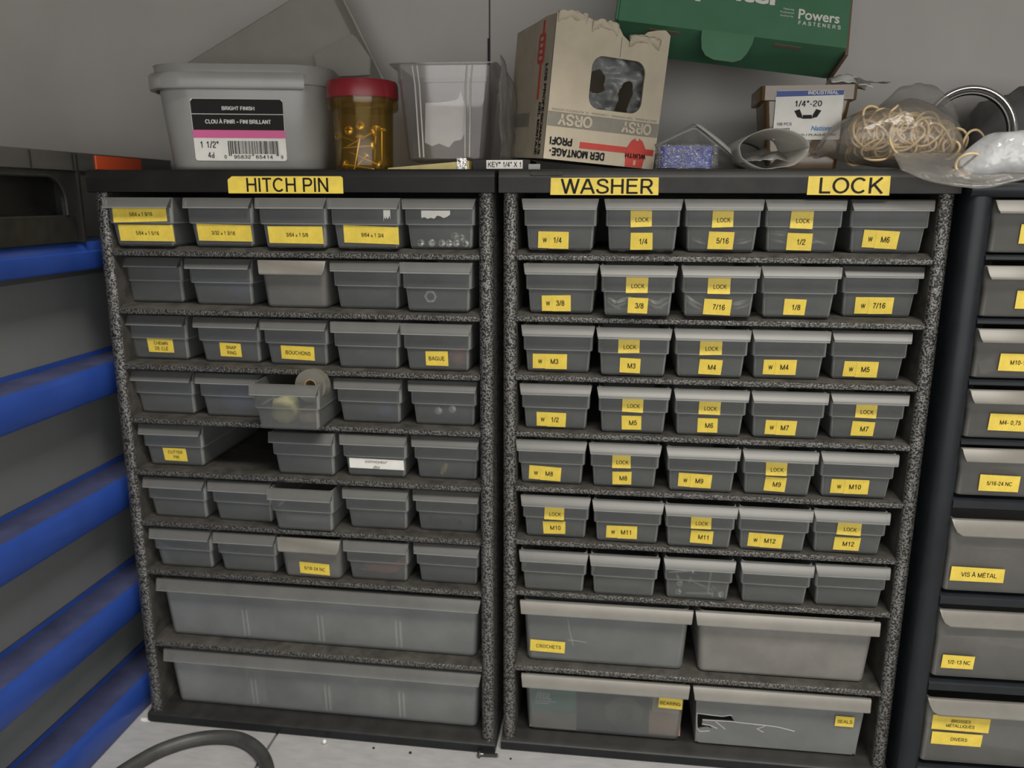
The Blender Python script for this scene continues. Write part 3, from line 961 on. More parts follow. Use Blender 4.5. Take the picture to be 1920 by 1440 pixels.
CR = [hx([(0.1915, 0.0441), (0.2024, 0.0443), (0.2191, 0.0447), (0.2300, 0.0440), (0.2500, 0.0433), (0.2620, 0.0425), (0.2770, 0.0392)]),
      hx([(0.2500, 0.0433), (0.2480, 0.0412), (0.2425, 0.0386), (0.2490, 0.0352)]),
      hx([(0.2040, 0.0430), (0.2085, 0.0395), (0.2135, 0.0352)]),
      hx([(0.1860, 0.0515), (0.1862, 0.0427), (0.1875, 0.0330), (0.1900, 0.0305), (0.1990, 0.0318)]),
      hx([(0.1860, 0.0512), (0.1974, 0.0504), (0.2102, 0.0498), (0.2166, 0.0518), (0.2190, 0.0512)]),
      hx([(0.1915, 0.0390), (0.1990, 0.0383), (0.2060, 0.0355)])]
dB2 = big_drawer(cabR, 0.1805, 0.3405, -0.0020, 0.0175, 0.0650, 'bigdrawer', 'lip_beige', front_hole=HOLE, cracks=CR)


def big_sticker(d, cx0, base, h, x, z, wd, ht, txt, cap, roll=0.0):
    lz = z - base
    y = 0.0056 * (1 - lz / h) - 0.0006
    sticker(d, x - cx0, lz, y, wd, ht, [txt], cap, 0.085, roll, label='yellow sticker reading ' + txt)


big_sticker(dA1, 0.0965, 0.0945, 0.0658, 0.0425, 0.1112, 0.0330, 0.0122, 'CROCHETS', 0.0037, 0.015)
big_sticker(dB1, 0.09775, 0.0175, 0.0650, 0.1607, 0.0607, 0.0222, 0.0115, 'BEARING', 0.0038, 0.03)
big_sticker(dB2, 0.2605, 0.0175, 0.0650, 0.3203, 0.0552, 0.0165, 0.0110, 'SEALS', 0.0036, -0.01)
b = MB()
b.tube([(-0.036, 0.0030, 0.052), (-0.0335, 0.0040, 0.035), (-0.0295, 0.0052, 0.018)], 0.0003, 6)
b.tube([(-0.035, 0.0048, 0.024), (-0.028, 0.0049, 0.024), (-0.017, 0.0051, 0.0225)], 0.0003, 6)
b.obj('crack', 'content_white', dA1)

# a worn grey tag on the front of the middle cabinet's lid
b = MB()
b.plate(rr2(-0.0135, 0.0135, -0.0016, 0.0016, 0.0014), [], 0.0006, 0)
o = b.obj('worn_tag', 'shelftop', cabR, T=T_((0.0365, -0.0034, 0.5490)))


def cabpt(side, x, y, z):
    root = cabL if side == 'L' else cabR
    return root.matrix_basis @ Vector((x, y, z))


def indraw(side, i, j, dx, dy, dz):
    q = (DL if side == 'L' else DR)[i][j]
    return cabpt(side, q[0] + dx, -q[1] + dy, SHELF_TOP[i] + 0.0005 + dz)


# ------------------------------------------------------------------ right-hand navy cabinet
rc = thing('drawer_cabinet', 'dark navy drawer cabinet at the right edge with wide drawers below', 'drawer cabinet', T_((0.3728, -0.0010, 0), 0, 0, 0.020))
CW = 0.34
POST = 0.0185
for sx in (0, 1):
    b = MB()
    x0 = 0 if sx == 0 else CW - POST
    prof = []
    for k in range(11):
        a = PI + PI * k / 10
        prof.append((x0 + POST / 2 + POST / 2 * math.cos(a), 0.002 + 0.006 * math.sin(a)))
    prof += [(x0 + POST, 0.16), (x0, 0.16)]
    b.loft([[(x, y, z) for x, y in prof] for z in (0.0, 0.5375)])
    b.obj('side_panel', 'navyfr', rc, smooth=60)
b = MB()
prof = [(0.16, 0.5300), (0.16, 0.5425), (0.004, 0.5425), (-0.0050, 0.5415), (-0.0062, 0.5395), (-0.0062, 0.5345), (-0.004, 0.5315), (0.0, 0.5300)]
b.loft([[(x, y, z) for y, z in prof] for x in (-0.0005, CW + 0.002)])
b.obj('lid', 'navyfr', rc, smooth=40)
b = MB()
b.box((POST, 0.157, 0.0), (CW - POST, 0.16, 0.53))
b.obj('back_panel', 'inner', rc, smooth=0)
RROWS = [(0.4885, 0.0405), (0.4380, 0.0405), (0.3880, 0.0405), (0.3375, 0.0410), (0.2870, 0.0420)]
RBIG = [(0.1995, 0.0670), (0.1165, 0.0660), (0.0300, 0.0660)]
for zc, tk in [(z - 0.0055, 0.0045) for z, h in RROWS[:4]] + [(0.2780, 0.0080), (0.1900, 0.0085), (0.1065, 0.0090), (0.0185, 0.0100)]:
    b = MB()
    z0, z1 = zc - tk / 2 + 0.0015, zc + tk / 2 + 0.0015
    pr = [(0.157, z0), (0.0005, z0), (-0.0012, z0 + 0.001), (-0.0012, z1 - 0.0012), (0.0006, z1), (0.157, z1)]
    b.loft([[(x, y, z) for y, z in pr] for x in (POST - 0.0005, CW - POST + 0.0005)])
    b.obj('shelf', 'navyfr', rc, smooth=40)
b = MB()
b.box((-0.0005, -0.006, 0.0), (CW + 0.002, 0.157, 0.0130))
b.obj('base_plinth', 'navyfr', rc, smooth=0)


def flush_drawer(x0, x1, z, h, st=None):
    hw, cx = (x1 - x0) / 2, (x0 + x1) / 2
    b = MB()
    shell(b, [(0.0, hw - 0.0030, 0.0030, DDEP, 0.003), (0.0010, hw - 0.0018, 0.0018, DDEP, 0.0035), (h * 0.6, hw - 0.0012, 0.0010, DDEP, 0.0035), (h * 0.62, hw - 0.0006, 0.0002, DDEP, 0.0035), (h, hw - 0.0004, 0.0, DDEP, 0.0035)], 0.0012)
    d = b.obj('drawer', 'drawer_beige', rc, smooth=50, T=T_((cx, 0.0, z)))
    lip_mesh(hw, h, h - (0.0105 if h < 0.05 else 0.0140), 0.0066, round_=True).obj('pull_lip', ['lip_beige', 'lip_beige'], d, smooth=50)
    for (x, zz, wd, ht, t, cap) in st or ():
        sticker(d, x - cx, zz, 0.0004 if h < 0.05 else 0.0002, wd, ht, t.split('|'), cap, 0.02, 0.01, label='yellow sticker reading ' + t.replace('|', ' '))
    return d


FS = [[(0.0565, 0.0145, 0.0300, 0.0150, 'M6-1,0', 0.0036)], [(0.0610, 0.0140, 0.0310, 0.0145, 'M7-1,0', 0.0036)], [(0.0562, 0.0135, 0.0330, 0.0142, 'M10-1,5', 0.0036)],
      [(0.0540, 0.0140, 0.0315, 0.0142, 'M4- 0,75', 0.0036)], [(0.0528, 0.0118, 0.0315, 0.0140, '5/16-24 NC', 0.0034)]]
fl = []
for (z, h), st in zip(RROWS, FS):
    fl.append(flush_drawer(POST + 0.0005, POST + 0.0645, z, h, st))
    for k in range(1, 4):
        flush_drawer(POST + 0.0005 + 0.0722 * k, POST + 0.0645 + 0.0722 * k, z, h)
BS = [[(0.0460, 0.0165, 0.0435, 0.0130, 'VIS À MÉTAL', 0.0040)], [(0.0402, 0.0158, 0.0265, 0.0128, '1/2-13 NC', 0.0037)],
      [(0.0500, 0.0415, 0.0490, 0.0145, 'BROSSES|MÉTALLIQUES', 0.0030), (0.0482, 0.0255, 0.0430, 0.0125, 'DIVERS', 0.0034)]]
for (z, h), st in zip(RBIG, BS):
    fl.append(flush_drawer(POST + 0.0005, CW - POST - 0.0005, z, h, st))

# ------------------------------------------------------------------ blue tower on the left
XT = -0.3755
TX = -0.62
tw = thing('storage_tower', 'tall storage tower of frosted drawers with blue ledges at the left', 'storage tower', T_((XT, 0, 0)))
YN, YF = -0.46, 0.165
RAILS = [(0.464, 0.489), (0.343, 0.373), (0.224, 0.255), (0.108, 0.138), (0.0005, 0.033)]
b = MB()
b.box((TX - XT, YN + 0.004, 0.0005), (-0.055, YF - 0.004, 0.486))
b.obj('body', 'inner', tw, smooth=0)
for k, (z0, z1) in enumerate(RAILS):
    b = MB()
    zt = 0.4890 if k == 0 else z1
    pr = [(-0.050, z0), (-0.0015, z0), (0.0, z0 + 0.002), (0.0, z1 - 0.006), (-0.0022, z1 - 0.0012), (-0.0060, z1), (-0.0380, zt + 0.0008), (-0.0385, zt + 0.005), (-0.0412, zt + 0.005), (-0.0415, z0 + 0.004)]
    if k == 0:
        pr = [(-0.050, z0), (-0.0015, z0), (0.0, z0 + 0.002), (0.0, z1 - 0.009), (-0.0015, z1 - 0.008), (-0.0022, z1 - 0.002), (-0.004, z1), (-0.050, z1)]
    b.loft([[(x, y, z) for x, z in pr] for y in (YF, YN)])
    o = b.obj('ledge', ['blue', 'bluegrey'], tw, smooth=40)
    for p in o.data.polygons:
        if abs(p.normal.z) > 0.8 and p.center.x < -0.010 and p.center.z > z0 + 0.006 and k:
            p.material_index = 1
for k in range(4):
    z0, z1 = RAILS[k + 1][1] + 0.001, RAILS[k][0] + 0.004
    b = MB()
    b.loft([rrect(0.008, (YF - YN) / 2 - 0.006, 0.006, z, 5, -0.049 + dx, (YF + YN) / 2) for z, dx in ((z0, 0.0), (z0 + (z1 - z0) * 0.5, 0.002), (z1, 0.0))])
    b.obj('drawer_front', 'bluepanel', tw, smooth=50)
b = MB()
b.box((-0.0420, YN + 0.01, 0.4545), (-0.0385, YF - 0.01, 0.4650))
b.obj('drawer_rim', 'lip', tw, smooth=0)
# pale things showing through the frosted fronts
for y0, y1, z0, z1, lab in ((-0.145, -0.075, 0.172, 0.196, 'pale yellowish packet blurred behind the third frosted front of the blue tower'),):
    b = MB()
    b.box((-0.0520, y0, z0), (-0.0450, y1, z1))
    tag(b.obj('packet', 'content_beige', smooth=0, T=T_((XT - 0.0125, 0, 0))), lab, 'packet')
b = MB()
b.box((-0.0520, -0.24, 0.0345), (-0.0450, 0.05, 0.062))
tag(b.obj('paper_stack', 'white', smooth=0, T=T_((XT - 0.0125, 0, 0))), 'white papers blurred behind the lowest frosted front of the blue tower', 'paper')

tt = thing('tote_box', 'black tote with a recessed grip standing on the blue tower', 'tote', T_((XT, 0, 0.4895)))
b = MB()
YT0, YT1 = -0.40, 0.006
hole = [(-0.085 - 0.2, 0.012)]
outer = [(YT0, 0.0), (YT1, 0.0), (YT1, 0.0620), (YT0, 0.0620)]
gr = [(-0.200, 0.0240), (-0.0150, 0.0240)] + [(-0.0150 - 0.022 * (1 - math.cos(t)), 0.0350 + 0.022 * math.sin(t)) for t in (PI / 2 * k / 8 for k in range(9))] + [(-0.200, 0.0570)]
Tp = Matrix(((0, 1, 0, -0.0), (1, 0, 0, 0), (0, 0, 1, 0), (0, 0, 0, 1)))
# side wall with the grip cut-out, wall runs along y
Tw = Matrix(((0, -1, 0, 0), (1, 0, 0, 0), (0, 0, 1, 0), (0, 0, 0, 1)))
b.plate(outer, [gr], 0.004, 0, Tw)
b.box((-0.22, YT0, 0.0), (-0.022, YT1, 0.062))
b.box((-0.022, YT0, 0.0), (-0.004, YT0 + 0.004, 0.062))
b.box((-0.022, YT1 - 0.004, 0.0), (-0.004, YT1, 0.062))
b.box((-0.022, YT0, 0.056), (-0.004, YT1, 0.062))
b.obj('body', 'tote', tt, smooth=0)
b = MB()
b.tube([(0.0006, y, z) for y, z in gr[1:]], 0.0014, 8)
b.obj('grip_rim', 'blackdusty', tt)
b = MB()
b.box((0.0, YT1 - 0.0035, 0.0), (0.0022, YT1 - 0.0005, 0.063))
b.obj('corner_rib', 'blackdusty', tt, smooth=0)
b = MB()
b.loft([rrect(0.0022, (YT1 - YT0 - 0.012) / 2, 0.002, z, 4, 0.0, (YT0 + YT1 - 0.012) / 2) for z in (0.0010, 0.0225)])
b.obj('grip_bar', 'blackdusty', tt)
lidT = thing('organizer_case', 'smoky translucent flat organizer lying across the tote at far left', 'organizer', T_((XT, 0, 0.5520)))
b = MB()
b.loft([rrect(0.11, (YF + 0.40) / 2, 0.006, z, 4, -0.1085, (YF - 0.40) / 2) for z in (0.0, 0.0025, 0.0135, 0.0155)])
b.obj('case_shell', 'totelid', lidT, smooth=50)
for y in (-0.055, -0.002, 0.0035):
    b = MB()
    b.box((0.0, y - 0.0007, 0.001), (0.0022, y + 0.0007, 0.0145))
    b.obj('shell_rib', 'blackdusty', lidT, smooth=0)
b = MB()
b.box((0.0006, 0.030, 0.0020), (0.0030, 0.1020, 0.0142))
b.obj('latch', 'orange', lidT, smooth=0)['label'] = 'orange-red latch'

# ------------------------------------------------------------------ hose and small bits on the board
hz = 0.0067
hp = [(-0.372, -0.30), (-0.362, -0.19), (-0.352, -0.125), (-0.3391, -0.0855), (-0.3246, -0.0560), (-0.3100, -0.0400), (-0.2921, -0.0285), (-0.2721, -0.0228), (-0.2513, -0.0235),
      (-0.2310, -0.0330), (-0.2130, -0.0500), (-0.2010, -0.0720), (-0.196, -0.105), (-0.20, -0.16), (-0.23, -0.24)]
b = MB()
b.tube(catmull([(x, y, hz) for x, y in hp], 8), 0.0065, 16)
tag(b.obj('hose', 'rubber', smooth=60), 'dark grey rubber hose looped on the pale board', 'hose')


def screw_mesh(L, r, head, threads=True, mat='steel', name='screw', flat=False):
    b = MB()
    prof = [(0.0001, -L), (r * 0.5, -L + r * 1.5)]
    if threads:
        n = int(L / (r * 0.9))
        for k in range(n):
            z = -L + r * 1.5 + (L - r * 3) * k / n
            prof += [(r, z), (r * 0.78, z + (L - r * 3) / n * 0.5)]
    prof += [(r, -r), (r, 0)]
    if flat:
        prof += [(head, 0.0), (head, head * 0.25), (head * 0.6, head * 0.5), (0.0001, head * 0.55)]
    else:
        prof += [(head * 0.9, 0), (head, head * 0.25), (head * 0.85, head * 0.6), (head * 0.5, head * 0.78), (0.0001, head * 0.82)]
    b.lathe(prof, 16)
    s = head * 0.62
    b.box((-s, -head * 0.13, head * 0.6), (s, head * 0.13, head * 0.84), 1)
    b.box((-head * 0.13, -s, head * 0.6), (head * 0.13, s, head * 0.84), 1)
    return b


def point_to(loc, direction):
    q = Vector(direction).to_track_quat('Z', 'Y').to_matrix().to_4x4()
    return Matrix.Translation(Vector(loc)) @ q


b = screw_mesh(0.0190, 0.0016, 0.0036)
tag(b.obj('bolt', ['darksteel', 'ink'], T=point_to((-0.0118, -0.0098, 0.0036), (-1, -0.06, 0.0))), 'small dark bolt lying in front of the gap between cabinets', 'bolt')
b = MB()
b.lathe([(0.0001, -0.0026), (0.0015, -0.0022), (0.0026, -0.0008), (0.0026, 0.0008), (0.0015, 0.0022), (0.0001, 0.0026)], 16)
tag(b.obj('ball_bearing', 'steel', T=T_((-0.1688, -0.0105, 0.0026))), 'tiny steel ball on the board before the left cabinet', 'ball')
for x, y, s in ((-0.1184, -0.0110, 0.0014), (-0.0808, -0.0130, 0.0016), (0.0176, -0.0085, 0.0012)):
    b = MB()
    b.lathe([(0.0001, 0), (s, 0.0002), (s * 0.8, s * 0.7), (0.0001, s)], 7)
    tag(b.obj('crumb', 'ink', T=T_((x, y, 0.0), 0, 0, random.random() * 3)), 'tiny dark crumb on the pale board in front of the cabinets', 'crumb', 'crumbs on the board')
# chipped paint flakes at the board seam and beside the cabinet corner
for x, y, s in ((-0.2270, -0.0350, 0.0050), (-0.3655, 0.0000, 0.0060)):
    b = MB()
    pts = []
    for k in range(11):
        a = 2 * PI * k / 11
        rr = s * random.uniform(0.55, 1.0)
        pts.append((rr * math.cos(a) * 1.3, rr * math.sin(a) * 0.7))
    b.plate(pts, [], 0.0005)
    tag(b.obj('paint_chip', 'white', smooth=0, T=T_((x, y, 0.0006), PI / 2, 0, 0)), 'lifted paint flake ' + ('inside the hose loop by the seam' if x > -0.3 else 'at the bottom corner between tower and cabinet'), 'paint chip')

# ------------------------------------------------------------------ things seen inside the drawers
pan = screw_mesh(0.008, 0.0015, 0.0035)
first = None
for dx, dz in ((-0.0180, 0.0048), (-0.0085, 0.0048), (0.0005, 0.0048), (0.0066, 0.0046), (0.0130, 0.0049), (0.0215, 0.0048), (0.0118, 0.0115), (0.0175, 0.0095)):
    T = point_to(indraw('L', 0, 4, dx, 0.0078, dz), (random.uniform(-0.3, 0.3), -1, random.uniform(-0.1, 0.3)))
    if first is None:
        first = pan.obj('screw', ['steel', 'darksteel'], T=T)
        tag(first, 'bright screw head in the top right drawer of the left cabinet', 'screw', 'screws in the top right drawer')
    else:
        dup(first, T)
b = MB()
hexa = [(0.0056 * math.cos(k * PI / 3), 0.0056 * math.sin(k * PI / 3)) for k in range(6)]
hol = [(0.0036 * math.cos(k * PI / 8), 0.0036 * math.sin(k * PI / 8)) for k in range(16)]
b.plate(hexa, [hol], 0.005)
tag(b.obj('hex_nut', 'steel', T=T_(indraw('L', 1, 4, -0.0075, 0.0075, 0.0125))), 'single steel hex nut showing through the second-row right drawer', 'nut')
# a roll of tape standing in the pulled-out drawer
b = MB()
prof = [(0.0058, -0.005), (0.0148, -0.005), (0.0148, 0.005), (0.0058, 0.005)]
b.lathe(prof + [prof[0]], 32)
tr = b.obj('tape_roll', 'tape', smooth=40, T=point_to(indraw('L', 3, 2, 0.0185, 0.0180, 0.0385), (-0.08, -1, 0.12)))
tag(tr, 'roll of clear tape sticking up out of the pulled-out drawer', 'tape')
b = MB()
prof = [(0.0050, -0.0052), (0.0058, -0.0052), (0.0058, 0.0052), (0.0050, 0.0052)]
b.lathe(prof + [prof[0]], 24)
b.obj('core', 'core', tr, smooth=40)


def blob(name, mat, loc, s, label, cat, seed=0, amp=0.25, freq=2.0, seg=20, parent=None):
    b = MB()
    loops = []
    nr = 12
    for i in range(1, nr):
        t = PI * i / nr
        l = []
        for k in range(seg):
            a = 2 * PI * k / seg
            d = Vector((math.sin(t) * math.cos(a), math.sin(t) * math.sin(a), math.cos(t)))
            rr = 1 + amp * noise.noise(d * freq + Vector((seed * 7.3, seed * 3.1, 0)))
            l.append((d.x * s[0] * rr, d.y * s[1] * rr, d.z * s[2] * rr))
        loops.append(l)
    b.loft(loops[::-1])
    o = b.obj(name, mat, parent, smooth=80, T=Matrix.Translation(Vector(loc)))
    if label:
        tag(o, label, cat)
    return o


blob('packet', 'content_yel', indraw('L', 3, 2, -0.011, 0.024, 0.0140), (0.013, 0.014, 0.012), 'pale yellow packet in the pulled-out drawer', 'packet', 1)
blob('packet', 'content_pink', indraw('L', 3, 2, 0.013, 0.022, 0.0105), (0.010, 0.012, 0.008), 'pinkish packet in the pulled-out drawer, right of the yellow one', 'packet', 2)
blob('blue_bundle', 'content_blue', indraw('L', 3, 1, 0.0, 0.026, 0.0170), (0.024, 0.016, 0.0150), 'blue bundle filling the drawer left of the pulled-out drawer', 'bundle', 3, 0.12)
blob('blue_bundle', 'content_blue', indraw('L', 1, 1, 0.006, 0.036, 0.0120), (0.016, 0.014, 0.0095), 'dim blue bundle in the second-row drawer, second from left', 'bundle', 4, 0.12)
blob('blue_bundle', 'content_blue', indraw('L', 3, 3, 0.010, 0.017, 0.0100), (0.0085, 0.009, 0.0075), 'small blue bundle in the drawer right of the pulled-out drawer', 'bundle', 5, 0.15)
blob('bushing_heap', 'content_red', indraw('L', 2, 4, 0.016, 0.018, 0.0110), (0.009, 0.010, 0.008), 'reddish heap behind the front of the BAGUE drawer', 'bushings', 6, 0.3)
b = MB()
for k in range(5):
    b.tube(catmull([(-0.022 + k * 0.002, 0.006 * math.sin(k), -0.006 + 0.002 * k), (-0.008, 0.004, -0.008 + 0.0015 * k), (0.010, -0.002, -0.006 + 0.002 * k), (0.022, 0.002, 0.001 + 0.002 * k)], 6), 0.0011, 6)
tag(b.obj('wire_bundle', 'content_red', T=Matrix.Translation(indraw('L', 6, 3, 0.0, 0.016, 0.0110))), 'red wires curled in the bottom-row drawer, fourth from left', 'wires')
for dx, dz in ((-0.0065, 0.0125), (0.0065, 0.0145)):
    b = MB()
    b.lathe([(0.0034, 0), (0.0034, 0.0008), (0.0012, 0.0012), (0.0012, 0.002), (0.0001, 0.0024)], 16)
    tag(b.obj('rivet', 'steel', T=point_to(indraw('L', 3, 4, dx, 0.0082, dz), (0, -1, 0.1))), 'round rivet head in the right-hand drawer below BAGUE', 'rivet', 'rivets in one drawer')
b = MB()
b.lathe([(0.0020, -0.006), (0.0020, 0.006)], 12)
b.lathe([(0.0030, -0.002), (0.0030, 0.002)], 6)
tag(b.obj('brass_fitting', 'brass', T=point_to(indraw('L', 4, 4, -0.004, 0.0100, 0.0085), (0.5, 0, 1))), 'small brass fitting in the right drawer of the row with CUTTER PIN', 'fitting')
b = MB()
b.box((-0.006, -0.003, -0.0055), (0.006, 0.003, 0.0055))
tag(b.obj('plastic_clip', 'content_white', smooth=0, T=T_(fl[2].matrix_basis.translation + Vector((0.3728 - 0.0185, 0.0070, 0.0095)), 0, -0.35, 0.03)), 'white clip behind the front of the M10-1,5 drawer', 'clip')

# screws in the bottom-row drawer of the middle cabinet
sm = screw_mesh(0.024, 0.0012, 0.0032)
lab = 'loose zinc screw in the bottom-row middle drawer of the middle cabinet'
first = None
for dx, dy, dz, dr in ((-0.0160, 0.0072, 0.0150, (0.05, -1, 0.1)), (-0.0060, 0.0105, 0.0165, (-1, -0.05, 0.45)), (0.0130, 0.0090, 0.0050, (1, 0.05, 0.02)), (0.0120, 0.0095, 0.0275, (0.1, 0.1, 1)), (0.0215, 0.0085, 0.0055, (0.2, -1, 0.2)),
                       (-0.0165, 0.0090, 0.0055, (-0.2, -1, 0.1)), (-0.004, 0.018, 0.022, (1, -0.3, 0.25))):
    T = point_to(indraw('R', 6, 2, dx, dy - 0.0004, dz), dr)
    if first is None:
        first = sm.obj('screw', ['steel', 'darksteel'], T=T)
        tag(first, lab, 'screw', 'screws in the bottom-row middle drawer')
    else:
        dup(first, T)
# washers glinting through the upper drawers
wb = MB()
prof = [(0.0050, -0.0009), (0.0086, -0.0009), (0.0086, 0.0009), (0.0050, 0.0009)]
wb.lathe(prof + [prof[0]], 24)
spots = {(1, 1): [(-0.018, 0.006, 0.5), (-0.012, 0.008, -0.4), (0.016, 0.0065, 0.3), (0.021, 0.0075, -0.5), (0.002, 0.0055, 0.2)],
         (1, 2): [(-0.020, 0.009, 0.6), (-0.017, 0.0065, 0.4), (0.020, 0.007, -0.3)],
         (0, 3): [(-0.014, 0.0075, 0.1), (0.010, 0.007, -0.1), (0.016, 0.0075, 0.25), (-0.014, 0.013, 0.05)],
         (0, 2): [(-0.016, 0.0065, 0.3), (0.019, 0.0065, -0.2)]}
names = {(1, 1): 'second-row drawer, second from the left', (1, 2): 'second-row drawer in the middle', (0, 3): 'top-row drawer, fourth from the left', (0, 2): 'top-row drawer in the middle'}
first = None
for (i, j), lst in spots.items():
    for dx, dz, tl in lst:
        T = T_(indraw('R', i, j, dx, 0.0185, dz + 0.002), 0.15, tl, 0, 'XY')
        if first is None:
            first = wb.obj('lock_washer', 'steel', T=T)
            o = first
            tag(o, '', 'washer')
        else:
            o = dup(first, T)
        o['label'] = 'steel washer in the middle cabinet\'s %s' % names[i, j]
        o['group'] = 'washers in the %s' % names[i, j]
# contents of the big lower drawers
t = thing('bearing_carton', 'teal carton reading RBL in the BEARING drawer', 'carton', T_(cabpt('R', 0.0470, 0.0085, 0.0382)))
b = MB()
b.box((-0.0215, 0, 0), (0.0235, 0.035, 0.0270))
b.obj('carton_body', 'content_teal', t, smooth=0)
b = MB()
b.text('RBL', 0.0070, 0, cx=-0.008, cz=0.0165, y=-0.0003, shear=0.25, bold=0.012)
b.box((-0.0165, -0.0003, 0.0105), (0.004, 0.0, 0.0113))
b.box((-0.0165, -0.0003, 0.0080), (-0.002, 0.0, 0.0088))
b.obj('lettering', 'content_white', t, smooth=0)
b = MB()
b.box((0, 0, 0), (0.046, 0.034, 0.0190))
tag(b.obj('carton', 'cardin', smooth=0, T=T_(cabpt('R', 0.0255, 0.0095, 0.0190))), 'dull brown carton under the teal one in the BEARING drawer', 'carton')
b = MB()
prof = [(0.0090, 0.0), (0.0110, 0.0), (0.0115, 0.001), (0.0150, 0.001), (0.0155, 0.0), (0.0185, 0.0), (0.0185, 0.010), (0.0090, 0.010)]
b.lathe(prof + [prof[0]], 32)
tag(b.obj('ball_bearing', 'darksteel', T=T_(cabpt('R', 0.1180, 0.0260, 0.0385), PI / 2 + 0.1)), 'steel ring bearing standing in the BEARING drawer', 'bearing')
b = MB()
b.box((0, 0, 0), (0.026, 0.022, 0.0240), 0)
tag(b.obj('carton', 'content_beige', smooth=0, T=T_(cabpt('R', 0.1440, 0.0120, 0.0450), 0.0, 0.05)), 'beige carton behind the BEARING sticker', 'carton')
b = MB()
b.box((0, 0, 0), (0.030, 0.026, 0.0252), 0)
tag(b.obj('carton', 'content_pink', smooth=0, T=T_(cabpt('R', 0.1420, 0.0130, 0.0192), 0)), 'brownish carton under the beige one in the BEARING drawer', 'carton')


def film(name, fn, nu, nv, mat, label=None, cat=None, T=None, parent=None, th=0.0003, smooth=80):
    """a thin skin over fn(u, v), with a real thickness"""
    g = [[Vector(fn(i / nu, j / nv)) for i in range(nu + 1)] for j in range(nv + 1)]
    b = MB()
    v = [p for r in g for p in r]
    f = [(j * (nu + 1) + i, j * (nu + 1) + i + 1, (j + 1) * (nu + 1) + i + 1, (j + 1) * (nu + 1) + i) for j in range(nv) for i in range(nu)]
    b.add(v, f)
    o = b.obj(name, mat, parent, smooth=smooth, T=T)
    md = o.modifiers.new('skin', 'SOLIDIFY')
    md.thickness = th
    if label:
        tag(o, label, cat)
    return o


def crumple(p, amp, freq, seed):
    return amp * (noise.noise(Vector(p) * freq + Vector((seed, seed * 2.3, 0))) + 0.5 * noise.noise(Vector(p) * freq * 2.3 + Vector((0, seed, seed))))


for x, z, wd, ht, sd, lab in ((0.085, 0.020, 0.10, 0.030, 1, 'crumpled clear bag at the left of the upper wide drawer'), (0.20, 0.020, 0.13, 0.040, 2, 'crumpled clear bag at the middle of the upper wide drawer')):
    film('plastic_bag', lambda u, v, x=x, wd=wd, ht=ht, sd=sd: (x + (u - 0.5) * wd, 0.0155 + crumple((u, v, 0), 0.004, 5, sd), 0.099 + v * ht), 22, 10, 'film', lab, 'bag', T=cabL.matrix_basis.copy())
for x, wd, ht, sd, lab in ((0.110, 0.030, 0.046, 3, 'pale strip bag at the left divider of the lowest wide drawer'), (0.168, 0.035, 0.030, 4, 'clear bag left of the middle divider in the lowest wide drawer'), (0.235, 0.050, 0.042, 5, 'clear bag right of the middle divider in the lowest wide drawer')):
    film('plastic_bag', lambda u, v, x=x, wd=wd, ht=ht, sd=sd: (x + (u - 0.5) * wd * (1 - 0.35 * math.sin(PI * v)), 0.0150 + crumple((u, v, 0), 0.004, 5, sd), 0.0195 + v * ht), 16, 12, 'whitefilm' if sd == 3 else 'film', lab, 'bag', T=cabL.matrix_basis.copy())

# ------------------------------------------------------------------ things on top of the cabinets
ZT = 0.5528
# --- milky tub with a label
tub = thing('plastic_tub', 'milky white plastic tub with a black, pink and white nail label', 'tub', T_((-0.2440, 0.0890, ZT), 0, 0, 0.20))
b = MB()
lv = [(0.066, 0.046, 0.026, 0.0), (0.069, 0.049, 0.028, 0.0012), (0.0705, 0.0505, 0.030, 0.004), (0.0775, 0.0565, 0.034, 0.0740), (0.0795, 0.0585, 0.035, 0.0745), (0.0800, 0.0590, 0.035, 0.0895), (0.0805, 0.0595, 0.035, 0.0902)]
out = [rrect(a, bb, r, z, 10) for a, bb, r, z in lv]
inn = [rrect(a - 0.0016, bb - 0.0016, r - 0.001, z, 10) for a, bb, r, z in lv[::-1]]
inn[-1] = [(p[0], p[1], 0.0016) for p in inn[-1]]
b.loft(out + inn)
b.obj('tub_body', 'tub', tub, smooth=50)
b = MB()          # tamper band below the rim, open at the right front corner
lp0 = [(x, y) for x, y, z in rrect(0.0800, 0.0590, 0.035, 0, 10)]
n = len(lp0)
idx = [k for k in range(n) if not (lp0[k][0] > 0.060 and lp0[k][1] < 0.02)]
# start after the gap
st = max(range(len(idx) - 1), key=lambda k: idx[k + 1] - idx[k]) + 1 if any(idx[k + 1] - idx[k] > 1 for k in range(len(idx) - 1)) else 0
idx = idx[st:] + idx[:st]
band = []
for k in idx:
    x, y = lp0[k]
    l = math.hypot(x, y)
    nx, ny = x / 0.080, y / 0.059
    nl = math.hypot(nx, ny)
    nx, ny = nx / nl, ny / nl
    band.append([(x + nx * o_, y + ny * o_, z) for o_, z in ((0.0002, 0.0690), (0.0046, 0.0695), (0.0052, 0.0710), (0.0052, 0.0815), (0.0046, 0.0828), (0.0002, 0.0830))])
b.loft(band)
b.obj('tamper_band', 'tub', tub, smooth=40)
b = MB()
b.plate(rr2(-0.0405, 0.0405, -0.0265, 0.0265, 0.0025), [], 0.0003, 0)
b.plate([(-0.0400, 0.0000), (0.0400, 0.0000), (0.0402, 0.0240), (0.0380, 0.0262), (-0.0380, 0.0262), (-0.0402, 0.0240)], [], 0.0002, 1, T_((0, -0.0002, 0)))
b.plate([(-0.0402, 0.0133), (0.0402, 0.0133), (0.0402, 0.0138), (-0.0402, 0.0138)], [], 0.0002, 0, T_((0, -0.0004, 0)))
